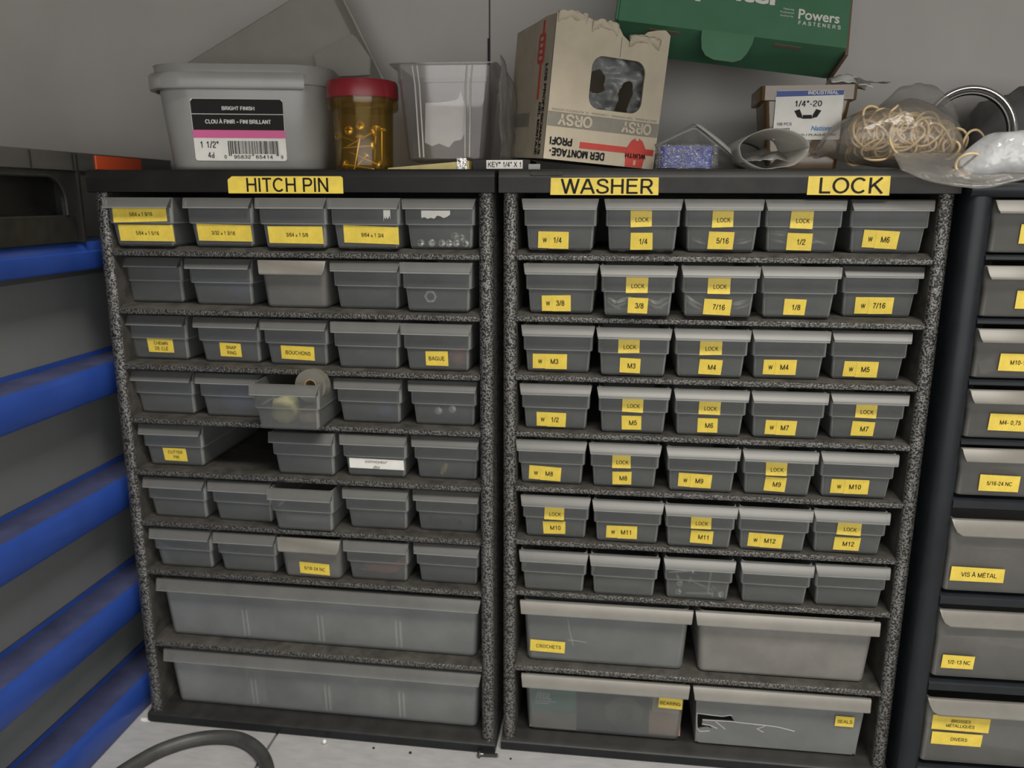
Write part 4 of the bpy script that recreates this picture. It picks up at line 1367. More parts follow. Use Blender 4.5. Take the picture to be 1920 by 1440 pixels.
b.plate([(-0.0404, -0.0068), (0.0404, -0.0068), (0.0404, 0.0000), (-0.0404, 0.0000)], [], 0.0002, 2, T_((0, -0.0002, 0)))
b.text('BRIGHT FINISH', 0.0030, 0, cx=0.0010, cz=0.0185, y=-0.0006, width=0.0285, bold=0.012)
b.text('CLOU À FINIR – FINI BRILLANT', 0.0033, 0, cx=0.0, cz=0.0072, y=-0.0006, width=0.0575, bold=0.012)
b.text('1 1/2"', 0.0056, 3, cx=-0.0270, cz=-0.0125, y=-0.0004, width=0.0160)
b.text('4d', 0.0050, 3, cx=-0.0265, cz=-0.0215, y=-0.0004, width=0.0055)
random.seed(11)
x = -0.0108
wds = []
while x < 0.0335:
    wbar = random.choice((0.0003, 0.0003, 0.0006, 0.0009))
    gap = random.choice((0.0004, 0.0004, 0.0007))
    guard = x < -0.008 or 0.0095 < x < 0.0115 or x > 0.031
    z0 = -0.0222 if guard else -0.0205
    b.plate([(x, z0), (x + wbar, z0), (x + wbar, -0.0092), (x, -0.0092)], [], 0.0002, 3, T_((0, -0.0004, 0)))
    x += wbar + gap
for s, cx, wdt in (('0', -0.0138, 0.0022), ('95832', 0.0010, 0.0150), ('65414', 0.0205, 0.0150), ('9', 0.0362, 0.0020)):
    b.text(s, 0.0030, 3, cx=cx, cz=-0.0230, y=-0.0004, width=wdt)
b.obj('product_label', ['white', 'ink', 'pink', 'ink'], tub, smooth=0, T=T_((-0.002, -0.0540, 0.0350), 0.086, 0, 0))['label'] = 'black, pink and white label with a barcode'
random.seed(21)

# --- milky tray leaning in the tub
ang = math.radians(26)
Tt = Matrix.Translation(Vector((-0.2400, 0.1300, 0.6470))) @ Matrix.Rotation(0.06, 4, 'X') @ Matrix.Rotation(-ang, 4, 'Y') @ Matrix.Rotation(-PI / 2, 4, 'X')
b = MB()
lv = [(0.0895, 0.0505, 0.006, 0.0), (0.0905, 0.0515, 0.007, 0.0012), (0.0925, 0.0535, 0.008, 0.022), (0.0945, 0.0555, 0.008, 0.0225), (0.0946, 0.0556, 0.008, 0.0245)]
out = [rrect(a, bb, r, z, 6) for a, bb, r, z in lv]
inn = [rrect(a - 0.0016, bb - 0.0016, r - 0.001, z, 6) for a, bb, r, z in (lv[-1], lv[2], lv[1])]
inn[-1] = [(p[0], p[1], 0.0016) for p in inn[-1]]
b.loft(out + inn)
tray = b.obj('plastic_tray', 'tray', smooth=50, T=Tt)
tag(tray, 'milky plastic tray tilted up inside the white tub', 'tray')
b = MB()
b.plate([(-0.1936, 0.6644), (-0.1900, 0.6450), (-0.1683, 0.6440), (-0.1389, 0.6450), (-0.1378, 0.6605), (-0.1518, 0.6800), (-0.1545, 0.6818)], [], 0.0040)
fo = b.obj('front_flap', 'tray', smooth=0, T=T_((0, 0.1205, 0)))
fo.parent = tray
fo.matrix_parent_inverse = Tt.inverted()

# --- amber jar with brass screws
jar = thing('screw_jar', 'amber jar with a red lid, holding brass screws', 'jar', T_((-0.1262, 0.0560, ZT)))
b = MB()
prof = [(0.0001, 0.0), (0.0240, 0.0), (0.0253, 0.0015), (0.0257, 0.0045), (0.0270, 0.058), (0.0283, 0.0605), (0.0275, 0.0630), (0.0260, 0.058), (0.0247, 0.0050), (0.0237, 0.0018), (0.0001, 0.0016)]
b.lathe(prof, 48)
b.obj('jar_body', 'amber', jar, smooth=50)
b = MB()
b.lathe([(0.0286, 0.0525), (0.0308, 0.0520), (0.0316, 0.0535), (0.0316, 0.0645), (0.0286, 0.0645)], 48)
b.obj('lid_skirt', 'amber', jar, smooth=50)
b = MB()
b.lathe([(0.0300, 0.0615), (0.0318, 0.0620), (0.0320, 0.0635), (0.0318, 0.0735), (0.0308, 0.0762), (0.0280, 0.0772), (0.0001, 0.0775)], 48)
b.obj('jar_lid', 'redcap', jar, smooth=50)['label'] = 'red jar lid'
sb = screw_mesh(0.028, 0.0010, 0.0042, threads=False)
first = None
for x, y, z, dr in ((-0.0075, -0.0190, 0.0340, (-0.1, -1, 0.2)), (0.0035, -0.0215, 0.0375, (0.1, -1, 0.35)), (-0.0190, -0.0130, 0.0300, (-0.5, -1, 0.2)), (0.0160, -0.0165, 0.0360, (0.12, -0.1, 1)), (0.0195, -0.0110, 0.0340, (0.03, 0, 1)),
                    (0.0120, -0.0190, 0.0210, (1, 0.0, 0.06)), (0.0130, -0.0175, 0.0325, (1, 0.0, 0.5)), (0.0020, -0.0205, 0.0270, (0.2, 0.1, 1)), (0.0160, -0.0150, 0.0050, (0.8, 0.0, -0.35)), (-0.0120, -0.0170, 0.0050, (-1, 0.2, 0.15)), (0.003, -0.010, 0.012, (0.4, 0.6, 0.6))):
    p = Vector((-0.1262 + x, 0.0575 + y, ZT + z))
    T = point_to(p, dr)
    if first is None:
        first = sb.obj('screw', ['brass', 'darksteel'], T=T)
        tag(first, 'brass screw inside the amber jar', 'screw', 'brass screws in the jar')
    else:
        dup(first, T)

# --- flat olive packet under the clear tray, with a printed strip
pk = thing('flat_packet', 'flat olive packet with a silver clip lying under the clear tray', 'packet', T_((-0.060, 0.0400, ZT), 0, 0, 0.0))
b = MB()
b.loft([[(-0.033, -0.026, z0), (0.0360, -0.016, z0), (0.0360, 0.06, z0), (-0.033, 0.06, z0)] for z0 in (0.0003,)] + [[(-0.033, -0.026, 0.0012), (0.0360, -0.016, 0.0075), (0.0360, 0.06, 0.0080), (-0.033, 0.06, 0.0060)]])
b.obj('packet_body', 'yel2', pk, smooth=0)
b = MB()
b.box((0.0260, -0.0192, 0.0004), (0.0345, -0.0162, 0.0095))
b.obj('foil_clip', 'foil', pk, smooth=0)['label'] = 'silver foil clip'
st = thing('key_stock_sleeve', 'dark sleeve with a printed KEY strip lying between the tray and cardboard box', 'sleeve', T_((0.0050, 0.0350, ZT)))
b = MB()
b.box((-0.0270, -0.004, 0.0), (0.0230, 0.05, 0.0085))
b.obj('sleeve_body', 'blackdusty', st, smooth=0)
b = MB()
b.plate([(-0.0150, -0.0036), (0.0165, -0.0036), (0.0165, 0.0036), (-0.0150, 0.0036)], [], 0.0003, 0)
b.text('KEY* 1/4" X 1', 0.0042, 1, cx=0.0008, cz=0.0, y=-0.0003, width=0.0285)
b.obj('printed_strip', ['white', 'ink'], st, smooth=0, T=T_((0.0, -0.0045, 0.0046)))
b = MB()
b.box((0.0130, -0.0020, 0.0), (0.0230, 0.004, 0.0045))
tag(b.obj('metal_offcut', 'darksteel', smooth=0, T=T_((0.0145, 0.0240, ZT))), 'small dark metal piece at the front corner of the cardboard box', 'metal piece')

# --- clear tray with torn white paper inside
ct = thing('clear_tray', 'clear plastic tray with a torn white paper inside, beside the amber jar', 'tray', T_((-0.0500, 0.0730, ZT + 0.0085), -0.03, 0.0, 0.03))
b = MB()
lv = [(0.0330, 0.026, 0.006, 0.0), (0.0345, 0.0275, 0.007, 0.0015), (0.0405, 0.0330, 0.007, 0.0640), (0.0412, 0.0338, 0.007, 0.0642), (0.0418, 0.0344, 0.007, 0.0780), (0.0475, 0.0385, 0.007, 0.0788), (0.0476, 0.0386, 0.007, 0.0796)]
out = [rrect(a, bb, r, z, 5) for a, bb, r, z in lv]
inn = [rrect(a - 0.0010, bb - 0.0010, r - 0.0006, z, 5) for a, bb, r, z in (lv[4], lv[2], lv[1])]
inn[0] = [(p[0], p[1], 0.0796) for p in inn[0]]
inn[-1] = [(p[0], p[1], 0.0010) for p in inn[-1]]
b.loft(out + inn)
b.obj('tray_shell', 'cleartray', ct, smooth=50)
for rx in (-0.0255, -0.0215, 0.0195, 0.0240):
    b = MB()
    k0, k1 = 0.90, 1.06
    b.tube([(rx * k0, -0.0280, 0.002), (rx * 0.98, -0.0336, 0.062), (rx * k1, -0.0345, 0.078)], 0.0007, 8)
    b.obj('moulded_rib', 'rib', ct)
b = MB()
pts = [(-0.0185, 0.0050), (-0.0120, 0.0020), (-0.0060, 0.0042), (0.0030, 0.0008), (0.0075, 0.0060), (0.0140, 0.0075), (0.0175, 0.0140), (0.0180, 0.0260), (0.0165, 0.0380), (0.0135, 0.0490), (0.0108, 0.0420), (0.0060, 0.0405), (-0.0050, 0.0392), (-0.0180, 0.0390)]
b.plate(pts, [], 0.0004, 0)
tag(b.obj('paper_label', 'white', smooth=0, T=T_((-0.0490, 0.0460, ZT + 0.0190), -0.10, 0.0, 0.03)), 'torn white paper behind the front of the clear tray', 'paper')
film('film_sleeve', lambda u, v: (0.0000 + 0.0140 * u + crumple((u, v, 1), 0.0020, 4, 3), 0.045 + 0.05 * u + crumple((u, v, 2), 0.006, 3, 8), ZT + 0.0095 + (0.086 - 0.02 * u - 0.03 * u * u) * v), 14, 18, 'film',
     'limp clear film hanging at the right side of the clear tray', 'film')

# --- cardboard box
CB = Matrix.Translation(Vector((0.0871, 0.0300, 0.5570))) @ T_((0, 0, 0), 0.0515, 0.0769, 0.4419, 'ZXY')
CB = CB @ Matrix.Translation(Vector((0, 0, 0.0004)))
box = thing('cardboard_box', 'worn buff cardboard box, upside down, with a window hole and torn top', 'box', CB)
CWD, CDP, CHT = 0.102, 0.100, 0.110
hwb = CWD / 2
th = 0.0022
b = MB()
torn = [(hwb, 0.1085), (0.0460, 0.1120), (0.0380, 0.1108), (0.0300, 0.1085), (0.0215, 0.1010), (0.0150, 0.0985), (0.0080, 0.1030), (0.0020, 0.1110), (-0.0040, 0.1075), (-0.0120, 0.1062), (-0.0200, 0.1110), (-0.0290, 0.1135), (-0.0400, 0.1130), (-hwb, 0.1120)]
outer = [(-hwb, 0.0), (hwb, 0.0)] + torn
holeC = rr2(-0.0165, 0.0320, 0.0435, 0.0850, 0.0095, 6)
b.plate(outer, [holeC], th, 0, None, 2)
# left wall (faces -x), right wall, back wall, floor
Tl = Matrix(((0, 1, 0, -hwb), (-1, 0, 0, CDP), (0, 0, 1, 0), (0, 0, 0, 1)))
lo = [(0.0, 0.0), (CDP - th, 0.0), (CDP - th, 0.1120), (CDP * 0.75, 0.1128), (CDP * 0.5, 0.1110), (CDP * 0.25, 0.1100), (0.0, 0.1090)]
b.plate(lo, [], th, 1, Tl, 2)
b.box((hwb - th, th, 0.0), (hwb, CDP, 0.0900), 1)
b.box((-hwb + th, CDP - th, 0.0), (hwb - th, CDP, 0.0900), 1)
b.box((-hwb + th, th, 0.0), (hwb - th, CDP - th, th), 2)
b.obj('box_walls', ['card', 'cardside', 'cardin'], box, smooth=0)
random.seed(5)
# torn flaps along the top edge
for x0, x1, z0, sd in ((-0.0200, 0.0030, 0.1085, 1), (0.0140, 0.0420, 0.1020, 2), (-0.0500, -0.0250, 0.1115, 3)):
    film('torn_flap', lambda u, v, x0=x0, x1=x1, z0=z0, sd=sd: (x0 + (x1 - x0) * u, 0.0008 - 0.004 * math.sin(PI * v) * (0.5 + u * (1 - u)) + crumple((u, v, sd), 0.0022, 4, sd), z0 + 0.0012 + 0.010 * v * (0.35 + u * (1 - u) * 2) - 0.012 * v * v + crumple((u, v, 5), 0.0014, 5, sd)), 12, 6, 'card', parent=box, th=0.0008)
# printing on the front, upside down
b = MB()
def strip(x0, x1, z0, z1, mi, y=-0.0003):
    b.plate([(x0, z0), (x1, z0), (x1, z1), (x0, z1)], [], 0.0003, mi, T_((0, y, 0)))
strip(-hwb + 0.0004, hwb - 0.0004, 0.0265, 0.0378, 0)
b.text('ORSY', 0.0086, 1, cx=-0.0265, cz=0.0322, y=-0.0007, flip=True, width=0.0310, bold=0.018)
b.text('ORSY', 0.0086, 1, cx=0.0300, cz=0.0322, y=-0.0007, flip=True, width=0.0280, bold=0.018)
b.text('DAS ORIGINAL · THE ORIGINAL · L\'ORIGINAL · EL AUTENTICO SISTEMA', 0.0015, 0, cx=0.0, cz=0.0397, y=-0.0004, flip=True, width=0.096)
strip(-0.0200, 0.0490, 0.0112, 0.0162, 2)
b.text('DER MONTAGE-', 0.0058, 3, cx=-0.0215, cz=0.0062, y=-0.0005, flip=True, width=0.0500, bold=0.022)
b.text('PROFI', 0.0058, 3, cx=-0.0370, cz=0.0150, y=-0.0005, flip=True, width=0.0200, bold=0.022)
lg = [(0.0235, 0.0004), (0.0395, 0.0004), (0.0410, 0.0090), (0.0405, 0.0170), (0.0375, 0.0220), (0.0340, 0.0242), (0.0335, 0.0222), (0.0310, 0.0222), (0.0305, 0.0242), (0.0270, 0.0220), (0.0240, 0.0170), (0.0230, 0.0090)]
b.plate(lg, [], 0.0003, 2, T_((0, -0.0006, 0)))
b.text('WÜRTH', 0.0036, 3, cx=0.0320, cz=0.0098, y=-0.0012, flip=True, width=0.0195, bold=0.012)
b.text('II', 0.0040, 1, cx=0.0318, cz=0.0040, y=-0.0009, flip=True, bold=0.02)
strip(-0.0005 + 0.0075, 0.0075 + 0.0, 0.0860, 0.1010, 0)
b.obj('front_print', ['cardband', 'card', 'red', 'ink'], box, smooth=0)
# printing on the left wall: local 2D (s from back to front, z)
b = MB()
def strip2(s0, s1, z0, z1, mi, y=-0.0003):
    b.plate([(s0, z0), (s1, z0), (s1, z1), (s0, z1)], [], 0.0003, mi, T_((0, y, 0)))
strip2(0.004, 0.0560, 0.0265, 0.0378, 0)
strip2(0.0700, 0.0745, 0.0480, 0.1100, 2)
b.plate(rr2(0.0635, 0.0790, 0.0760, 0.1000, 0.004), [], 0.0003, 2, T_((0, -0.0006, 0)))
for i in range(4):
    b.plate(rr2(0.0680, 0.0745, 0.0790 + 0.005 * i, 0.0820 + 0.005 * i, 0.0012), [], 0.0002, 1, T_((0, -0.0009, 0)))
Rt = Matrix.Rotation(PI / 2, 4, 'Y')
b.text('LOS PROFESIONALES', 0.0055, 3, Matrix.Translation(Vector((0.0880, 0, 0.0390))) @ Rt, y=-0.0005, width=0.0720, bold=0.02)
b.text('DEL MONTAJE', 0.0055, 3, Matrix.Translation(Vector((0.0800, 0, 0.0240))) @ Rt, y=-0.0005, width=0.0420, bold=0.02)
b.obj('side_print', ['cardband', 'cardside', 'red', 'ink'], box, smooth=0, T=Tl)
# crumpled film behind the window
def film_shape(u, v):
    return (-0.026 + 0.066 * u, 0.010 + crumple((u, v, 0), 0.010, 3.2, 4), 0.040 + 0.050 * v)
fm = MB()
nu, nv = 96, 84
vv = [film_shape(i / nu, j / nv) for j in range(nv + 1) for i in range(nu + 1)]
ff = []
for j in range(nv):
    for i in range(nu):
        u, v = (i + 0.5) / nu, (j + 0.5) / nv
        h1 = (u - 0.29) ** 2 / 0.0125 + (v - 0.53) ** 2 / 0.042 + 0.5 * noise.noise(Vector((u * 6, v * 6, 1))) < 1
        h2 = (u - 0.70) ** 2 / 0.0085 + (v - 0.28) ** 2 / 0.085 + 0.4 * noise.noise(Vector((u * 6, v * 6, 4))) < 1
        if not (h1 or h2):
            ff.append((j * (nu + 1) + i, j * (nu + 1) + i + 1, (j + 1) * (nu + 1) + i + 1, (j + 1) * (nu + 1) + i))
fm.add(vv, ff)
o = fm.obj('plastic_bag', 'greyfilm', smooth=80, T=CB.copy())
md = o.modifiers.new('skin', 'SOLIDIFY')
md.thickness = 0.0003
tag(o, 'torn grey plastic bag seen through the window of the cardboard box', 'bag')

# --- green carton leaning on the wall above the other boxes
GM = Matrix(((0.99043295, -0.10047698, 0.09458826, 0), (0.05542375, 0.91737516, 0.39414594, 0), (-0.12637551, -0.38513269, 0.9141674, 0), (0, 0, 0, 1)))
GM = Matrix.Translation(Vector((0.1931, 0.0543, 0.6625))) @ GM
gb = thing('carton', 'green carton with white lettering leaning back against the wall', 'carton', GM)
GW, GD, GH = 0.190, 0.046, 0.200
gh = GW / 2
b = MB()
b.box((-gh, 0.0012, 0.0), (gh, GD, GH), 0)
# front panel ends in a rounded tuck tab folded over the bottom edge
fp = [(-gh, 0.0), (-0.0250, 0.0)] + [(-0.0250 - 0.0005, -0.0005), (-0.0225, -0.0150), (-0.0185, -0.0205), (-0.0100, -0.0232), (0.0020, -0.0232), (0.0100, -0.0205), (0.0140, -0.0150), (0.0185, -0.0005)] + [(0.0185, 0.0), (gh, 0.0), (gh, GH), (-gh, GH)]
fp = [(-gh, 0.0), (-0.0250, 0.0), (0.0185, 0.0), (gh, 0.0), (gh, GH), (-gh, GH)]
b.plate(fp, [], 0.0012, 0)
b.obj('carton_body', ['green', 'greenin'], gb, smooth=0)
b = MB()
b.plate([(-0.0250, 0.001), (-0.0245, -0.0060), (-0.0230, -0.0150), (-0.0190, -0.0205), (-0.0120, -0.0230), (0.0040, -0.0232), (0.0105, -0.0205), (0.0145, -0.0150), (0.0180, -0.0060), (0.0190, 0.001)], [], 0.0010, 0, T_((0, -0.0002, 0), 0.16), 1)
b.obj('tuck_tab', ['green', 'greenin'], gb, smooth=0)
b = MB()
for x0, x1 in ((-0.0680, -0.0430), (0.0370, 0.0600)):
    b.box((x0, 0.0060, -0.0004), (x1, 0.0095, 0.0003), 0)
b.obj('tuck_slot', 'greenin', gb, smooth=0)
b = MB()
b.box((-gh - 0.0022, -0.0010, 0.0), (-gh - 0.0004, GD * 0.8, GH), 0)
b.obj('side_flap', ['green', 'greenin'], gb, smooth=0)
b = MB()
b.box((gh + 0.0004, 0.0040, -0.0035), (gh + 0.0030, GD, GH), 1)
b.obj('side_flap', ['green', 'greenin'], gb, smooth=0)
b = MB()
b.text('Splinter', 0.0140, 0, cx=0.0395, cz=0.0385, y=-0.0004, bold=0.035, width=0.086, align='R')
b.text('Powers', 0.0088, 0, cx=0.0700, cz=0.0258, y=-0.0004, bold=0.02, width=0.0340)
b.text('F A S T E N E R S', 0.0034, 0, cx=0.0710, cz=0.0178, y=-0.0004, width=0.0350, bold=0.01)
for i, s in enumerate(('Featuring', 'Professional', 'Anchors by')):
    b.text(s, 0.0016, 0, cx=0.0490, cz=0.0290 - 0.0032 * i, y=-0.0004, align='R')
b.obj('lettering', 'white', gb, smooth=0)

# --- blue roll in crackly film, tent of milky film, rolled bag
rl = thing('wrapped_roll', 'blue roll wrapped in crackly clear film, right of the cardboard box', 'roll', T_((0.1585, 0.0330, ZT), 0, 0, 0.02))
b = MB()
b.loft([rrect(0.0215, 0.010, 0.004, z, 5) for z in (0.001, 0.003, 0.0165, 0.0185)])
b.obj('blue_core', 'bluething', rl, smooth=50)
film('wrapping', lambda u, v: (-0.0255 + 0.051 * u + crumple((u, v, 0), 0.0010, 6, 1), -0.0125 - 0.0020 * abs(crumple((u, v, 3), 1.0, 6, 5)), 0.0006 + 0.0195 * v + crumple((u, v, 2), 0.0012, 5, 2)), 24, 10, 'crinkle', parent=rl)
film('film_sheet', lambda u, v: (0.1285 + 0.083 * u + 0.003 * v, 0.052 - 0.004 * math.sin(PI * u) + 0.012 * v + crumple((u, v, 0), 0.0018, 3, 6), ZT + 0.0006 + (0.0385 * (1 - abs(u - 0.455) / 0.455 * 0.52) if u < 0.455 else 0.0385 * (1 - (u - 0.455) / 0.545)) * (1 - v)), 30, 8, 'sheetfilm',
     'peaked milky film sheet behind the blue roll', 'film', th=0.0004)
film('film_fold', lambda u, v: (0.1655 + 0.0455 * u + 0.0045 * v, 0.0460 + 0.0010 * v, ZT + 0.0006 + 0.0375 * (1 - u) + 0.0018 * math.sin(PI * u)), 20, 2, 'rollfilm',
     'folded edge of milky film sloping down beside the rolled bag', 'film', th=0.0005)


def roll_shape(u, v):
    a = 2 * PI * u
    r = 1 + 0.06 * noise.noise(Vector((math.cos(a) * 2, math.sin(a) * 2, v * 2)))
    k = 1 - 0.30 * v
    return (0.2285 + 0.0265 * k * r * math.cos(a) - 0.020 * v, 0.0230 + 0.060 * v - 0.004 * math.cos(a), ZT + 0.0012 + 0.0155 * (1 - 0.25 * v) * (1 + r * math.sin(a)) - 0.0005)


film('rolled_bag', roll_shape, 40, 10, 'rollfilm', 'milky plastic bag rolled into an open tube in front of the amber box', 'bag', th=0.0004)
film('bag_lining', lambda u, v: (0.2050 + 0.045 * u, 0.0300 + 0.03 * v, ZT + 0.0040 + 0.0045 * math.sin(PI * u) + 0.010 * v + crumple((u, v, 1), 0.003, 4, 12)), 16, 8, 'film', 'crumpled clear bag inside the milky rolled bag', 'bag')

# --- amber hardware box with a label
ab = thing('hardware_box', 'amber plastic box of wing nuts with a white 1/4"-20 label', 'box', T_((0.2585, 0.0800, ZT), 0, 0, -0.02))
b = MB()
lv = [(0.0270, 0.022, 0.004, 0.0), (0.0285, 0.0235, 0.004, 0.0015), (0.0345, 0.0280, 0.004, 0.0560), (0.0385, 0.0315, 0.004, 0.0565), (0.0387, 0.0317, 0.004, 0.0680)]
out = [rrect(a, bb, r, z, 4) for a, bb, r, z in lv]
inn = [rrect(a - 0.0014, bb - 0.0014, r - 0.0008, z, 4) for a, bb, r, z in (lv[4], lv[2], lv[1])]
inn[-1] = [(p[0], p[1], 0.0016) for p in inn[-1]]
b.loft(out + inn)
b.obj('box_shell', 'amberbox', ab, smooth=40)
b = MB()
b.plate(rr2(-0.0275, 0.0265, -0.0005, 0.0440, 0.0015), [], 0.0003, 0)
b.plate([(-0.0272, 0.0385), (0.0262, 0.0395), (0.0262, 0.0437), (-0.0272, 0.0437)], [], 0.0002, 1, T_((0, -0.0002, 0)))
b.text('INDUSTRIAL', 0.0030, 0, cx=0.0100, cz=0.0418, y=-0.0005, width=0.0240, bold=0.01)
b.text('1/4"-20', 0.0052, 2, cx=-0.0010, cz=0.0322, y=-0.0004, width=0.0215)
for s in (-1, 1):
    b.plate([(-0.0010 + s * 0.0038, 0.0190), (-0.0010 + s * 0.0044, 0.0222), (-0.0010 + s * 0.0066, 0.0272), (-0.0010 + s * 0.0108, 0.0258), (-0.0010 + s * 0.0078, 0.0200)][::-s], [], 0.0002, 2, T_((0, -0.0003, 0)))
b.plate([(-0.0049, 0.0186), (0.0029, 0.0186), (0.0026, 0.0220), (-0.0046, 0.0220)], [], 0.0002, 2, T_((0, -0.0003, 0)))
b.text('100 PCS', 0.0027, 2, cx=-0.0250, cz=0.0140, y=-0.0004, align='L')
b.text('W-6083', 0.0027, 2, cx=-0.0250, cz=0.0090, y=-0.0004, align='L')
b.text('ZINC PLATED / PLAQUÉ ZINC', 0.0019, 2, cx=0.0000, cz=0.0040, y=-0.0004, width=0.048)
b.text('National', 0.0040, 3, cx=0.0120, cz=0.0100, y=-0.0004, width=0.0180, bold=0.02, shear=0.2)
b.obj('product_label', ['white', 'bluelabel', 'ink', 'lightblue'], ab, smooth=0, T=T_((0.0010, -0.0297, 0.0252), 0.0815, 0, 0) @ Matrix.Diagonal((1, 1, 0.88, 1)))['label'] = 'white label with a blue top band'
blob('nut_heap', 'brownpart', (0.2600, 0.0800, ZT + 0.0150), (0.024, 0.018, 0.012), 'dark heap of wing nuts in the bottom of the amber box', 'nuts', 8, 0.35, 5)
def ftop(u, v):
    x = 0.2760 + 0.0330 * u
    return (x, 0.052 + 0.024 * v + crumple((u, v, 0), 0.002, 4, 9), ZT + 0.0700 + 0.0080 * math.sin(PI * (0.2 + 0.6 * u)) * (1 - abs(2 * v - 1)) + 0.0006 + crumple((u, v, 7), 0.0016, 5, 2) - 0.004 * u * u)
film('label_flap', ftop, 16, 8, 'white', 'crumpled white printed flap sticking out on top of the amber box', 'flap', th=0.0004)
film('film_scrap', lambda u, v: (0.2960 + 0.026 * u, 0.050 + 0.012 * v, ZT + 0.0700 + (0.0070 - 0.0060 * u) * (v - 0.2) * (1 - 0.8 * u) + crumple((u, v, 1), 0.0012, 5, 4)), 12, 6, 'film', 'pointed clear film scrap right of the amber box top', 'film')

# --- rubber bands in a clear bag
random.seed(31)
protos = []
for k in range(6):
    pts = []
    R0 = (0.0105, 0.0135, 0.0085, 0.0155, 0.0120, 0.0070)[k]
    ph = random.random() * 6
    for i in range(14):
        a = 2 * PI * i / 14
        r = R0 * (1 + 0.10 * math.sin(2 * a + ph) + 0.06 * math.sin(3 * a + 2 * ph))
        pts.append((r * math.cos(a), 0.0018 * math.sin(2 * a + ph), r * math.sin(a) * (0.80 + 0.03 * k)))
    b = MB()
    b.tube(catmull(pts, 3, True), 0.00105, 7, closed=True)
    protos.append(b)
first = [None] * 6
LB = 'tan rubber band in the clear bag at the right end of the middle cabinet'
for n_ in range(78):
    k = n_ % 6
    a = random.random()
    # heap: fuller to the left, tapering to the right
    x = 0.3000 + 0.070 * a
    hmax = 0.0500 * (1 - 0.30 * a) * (0.75 + 0.25 * math.sin(min(1, (a + 0.1) / 0.3) * PI / 2))
    R0 = (0.0105, 0.0135, 0.0085, 0.0155, 0.0120, 0.0070)[k]
    z = ZT + R0 + 0.0016 + max(0, hmax - 2 * R0) * random.random() + 0.004 * random.random()
    y = 0.0260 + 0.030 * random.random()
    T = T_((x, y, z), random.uniform(-0.45, 0.45), random.uniform(0, 6.28), random.uniform(-0.6, 0.6))
    if first[k] is None:
        first[k] = protos[k].obj('rubber_band', 'band', smooth=80, T=T)
        tag(first[k], LB, 'rubber band', 'rubber bands in the clear bag')
    else:
        dup(first[k], T)


def bag_shape(u, v):
    # u along the bag, v around it
    a = 2 * PI * v
    e = math.sin(PI * min(1, max(0.0, u * 0.97 + 0.015))) ** 0.55
    hx_ = 0.2660 + 0.1180 * u
    top = 0.0335 * e * (0.55 + 0.75 * u * (1.25 - 0.65 * u))
    r = 1 + 0.10 * noise.noise(Vector((u * 5, math.cos(a) * 1.5, math.sin(a) * 1.5 + 3)))
    return (hx_ + 0.002 * math.sin(a * 2), 0.0420 + 0.0260 * e * r * math.cos(a), ZT + 0.0008 + max(0.0, 0.0270 * e * 1.0 * (1 + r * math.sin(a)) * (0.72 + 0.5 * u) + 0.034 * max(0, 0.35 - abs(u - 0.10)) * (1 - u)))


film('plastic_bag', bag_shape, 40, 28, 'bagfilm', 'clear bag holding the tan rubber bands', 'bag', th=0.0003)
film('bag_mouth', lambda u, v: (0.3150 + 0.066 * u, 0.050 + 0.02 * v + crumple((u, v, 0), 0.003, 4, 3), ZT + 0.0300 + 0.0370 * math.sin(PI * (0.12 + 0.70 * u)) * v + 0.0040 * v + crumple((u, v, 4), 0.003, 5, 7)), 20, 8, 'film', 'loose open end of clear bag rising behind the rubber bands', 'bag')

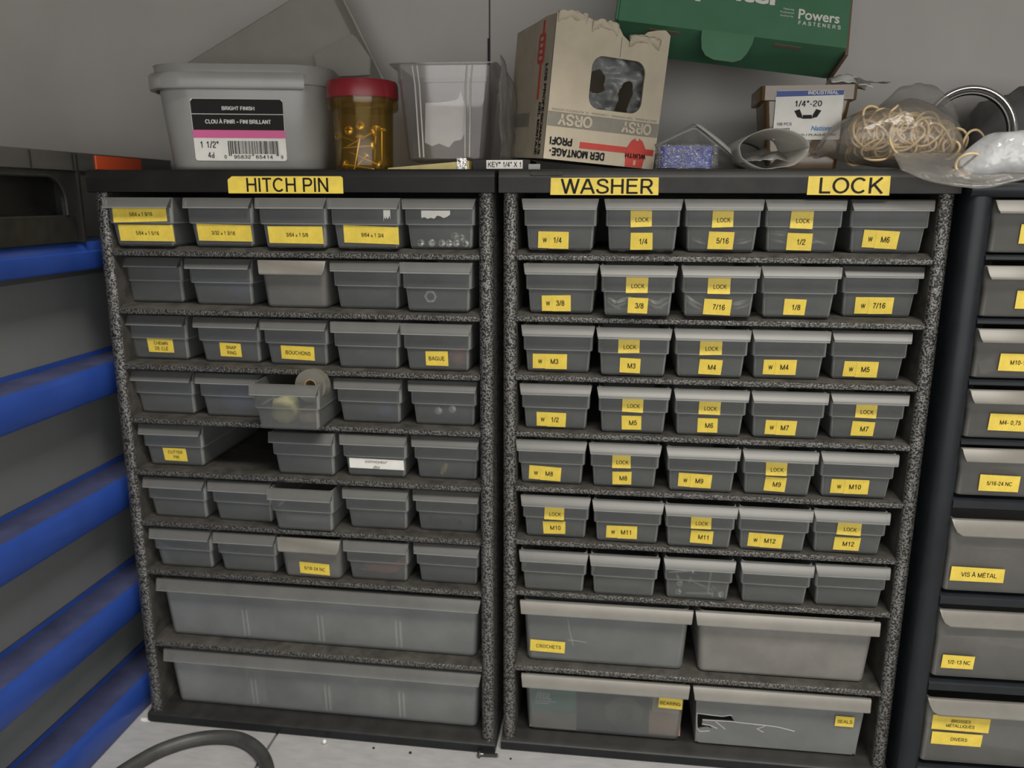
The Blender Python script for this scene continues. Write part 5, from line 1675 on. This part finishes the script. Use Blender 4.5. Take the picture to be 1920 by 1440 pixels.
# --- steel ring and the dark bag behind it
b = MB()
Rg = 0.0360
b.tube([(Rg * math.cos(a), 0, Rg * math.sin(a)) for a in (2 * PI * k / 48 for k in range(48))], 0.0021, 10, closed=True)
ring = b.obj('steel_ring', 'chrome', smooth=80, T=T_((0.3945, 0.0700, 0.5465 + 0.0380), -0.12, 0, 0.0))
tag(ring, 'large shiny steel ring standing behind the plastic bags', 'ring')
b = MB()
b.tube([((Rg - 0.0040) * math.cos(a), 0.0015, (Rg - 0.0040) * math.sin(a)) for a in (2 * PI * k / 48 for k in range(48))], 0.0018, 10, closed=True)
b.obj('inner_ring', 'darksteel', ring, smooth=80)
blob('grey_bag', 'darkfilm', (0.4700, 0.1350, 0.5425 + 0.0390), (0.056, 0.034, 0.043), 'dark grey crumpled bag behind the steel ring at the right edge', 'bag', 9, 0.22, 3, 40)


# --- white bag slumping over the edge at the right
def white_bag(u, v):
    a = 2 * PI * v
    e = math.sin(PI * (0.02 + 0.96 * u)) ** 0.6
    r = 1 + 0.20 * noise.noise(Vector((u * 4 + 3, math.cos(a) * 1.4, math.sin(a) * 1.4)))
    return (0.3640 + 0.080 * u, 0.0120 + 0.0215 * e * r * math.cos(a), 0.5440 + 0.0185 * e * (1 + r * math.sin(a)))


film('plastic_bag', white_bag, 36, 28, 'puffwhite', 'white puffed plastic bag at the right edge, on the navy cabinet', 'bag', th=0.0004)


def flap(u, v):
    x = 0.318 + 0.105 * u
    drop = 0.0190 * v * (0.25 + math.sin(PI * (0.10 + 0.75 * u)))
    return (x, 0.020 - 0.0290 * v - 0.003 * math.sin(PI * v) + crumple((u, v, 0), 0.0012, 4, 5), 0.5640 - 0.0015 - drop * 1.05 + 0.003 * (1 - v) + crumple((u, v, 2), 0.0015, 4, 8))


film('film_sheet', flap, 30, 12, 'bagfilm', 'clear film drooping over the lid edge at the right', 'film', th=0.0003)
for k, T in enumerate((T_((0.3720, 0.0020, 0.5560), 0.3, 0.4, 0.2), T_((0.4150, 0.0330, 0.5660), 0.2, 1.2, 0.1), T_((0.4050, 0.0300, 0.5650), 0.1, 2.2, 0.0), T_((0.3880, 0.0440, 0.5680), 0.3, 0.2, 0.5))):
    dup(first[k], T, 'tan rubber band in the loose film by the white bag')['group'] = 'rubber bands by the white bag'

bpy.context.view_layer.update()
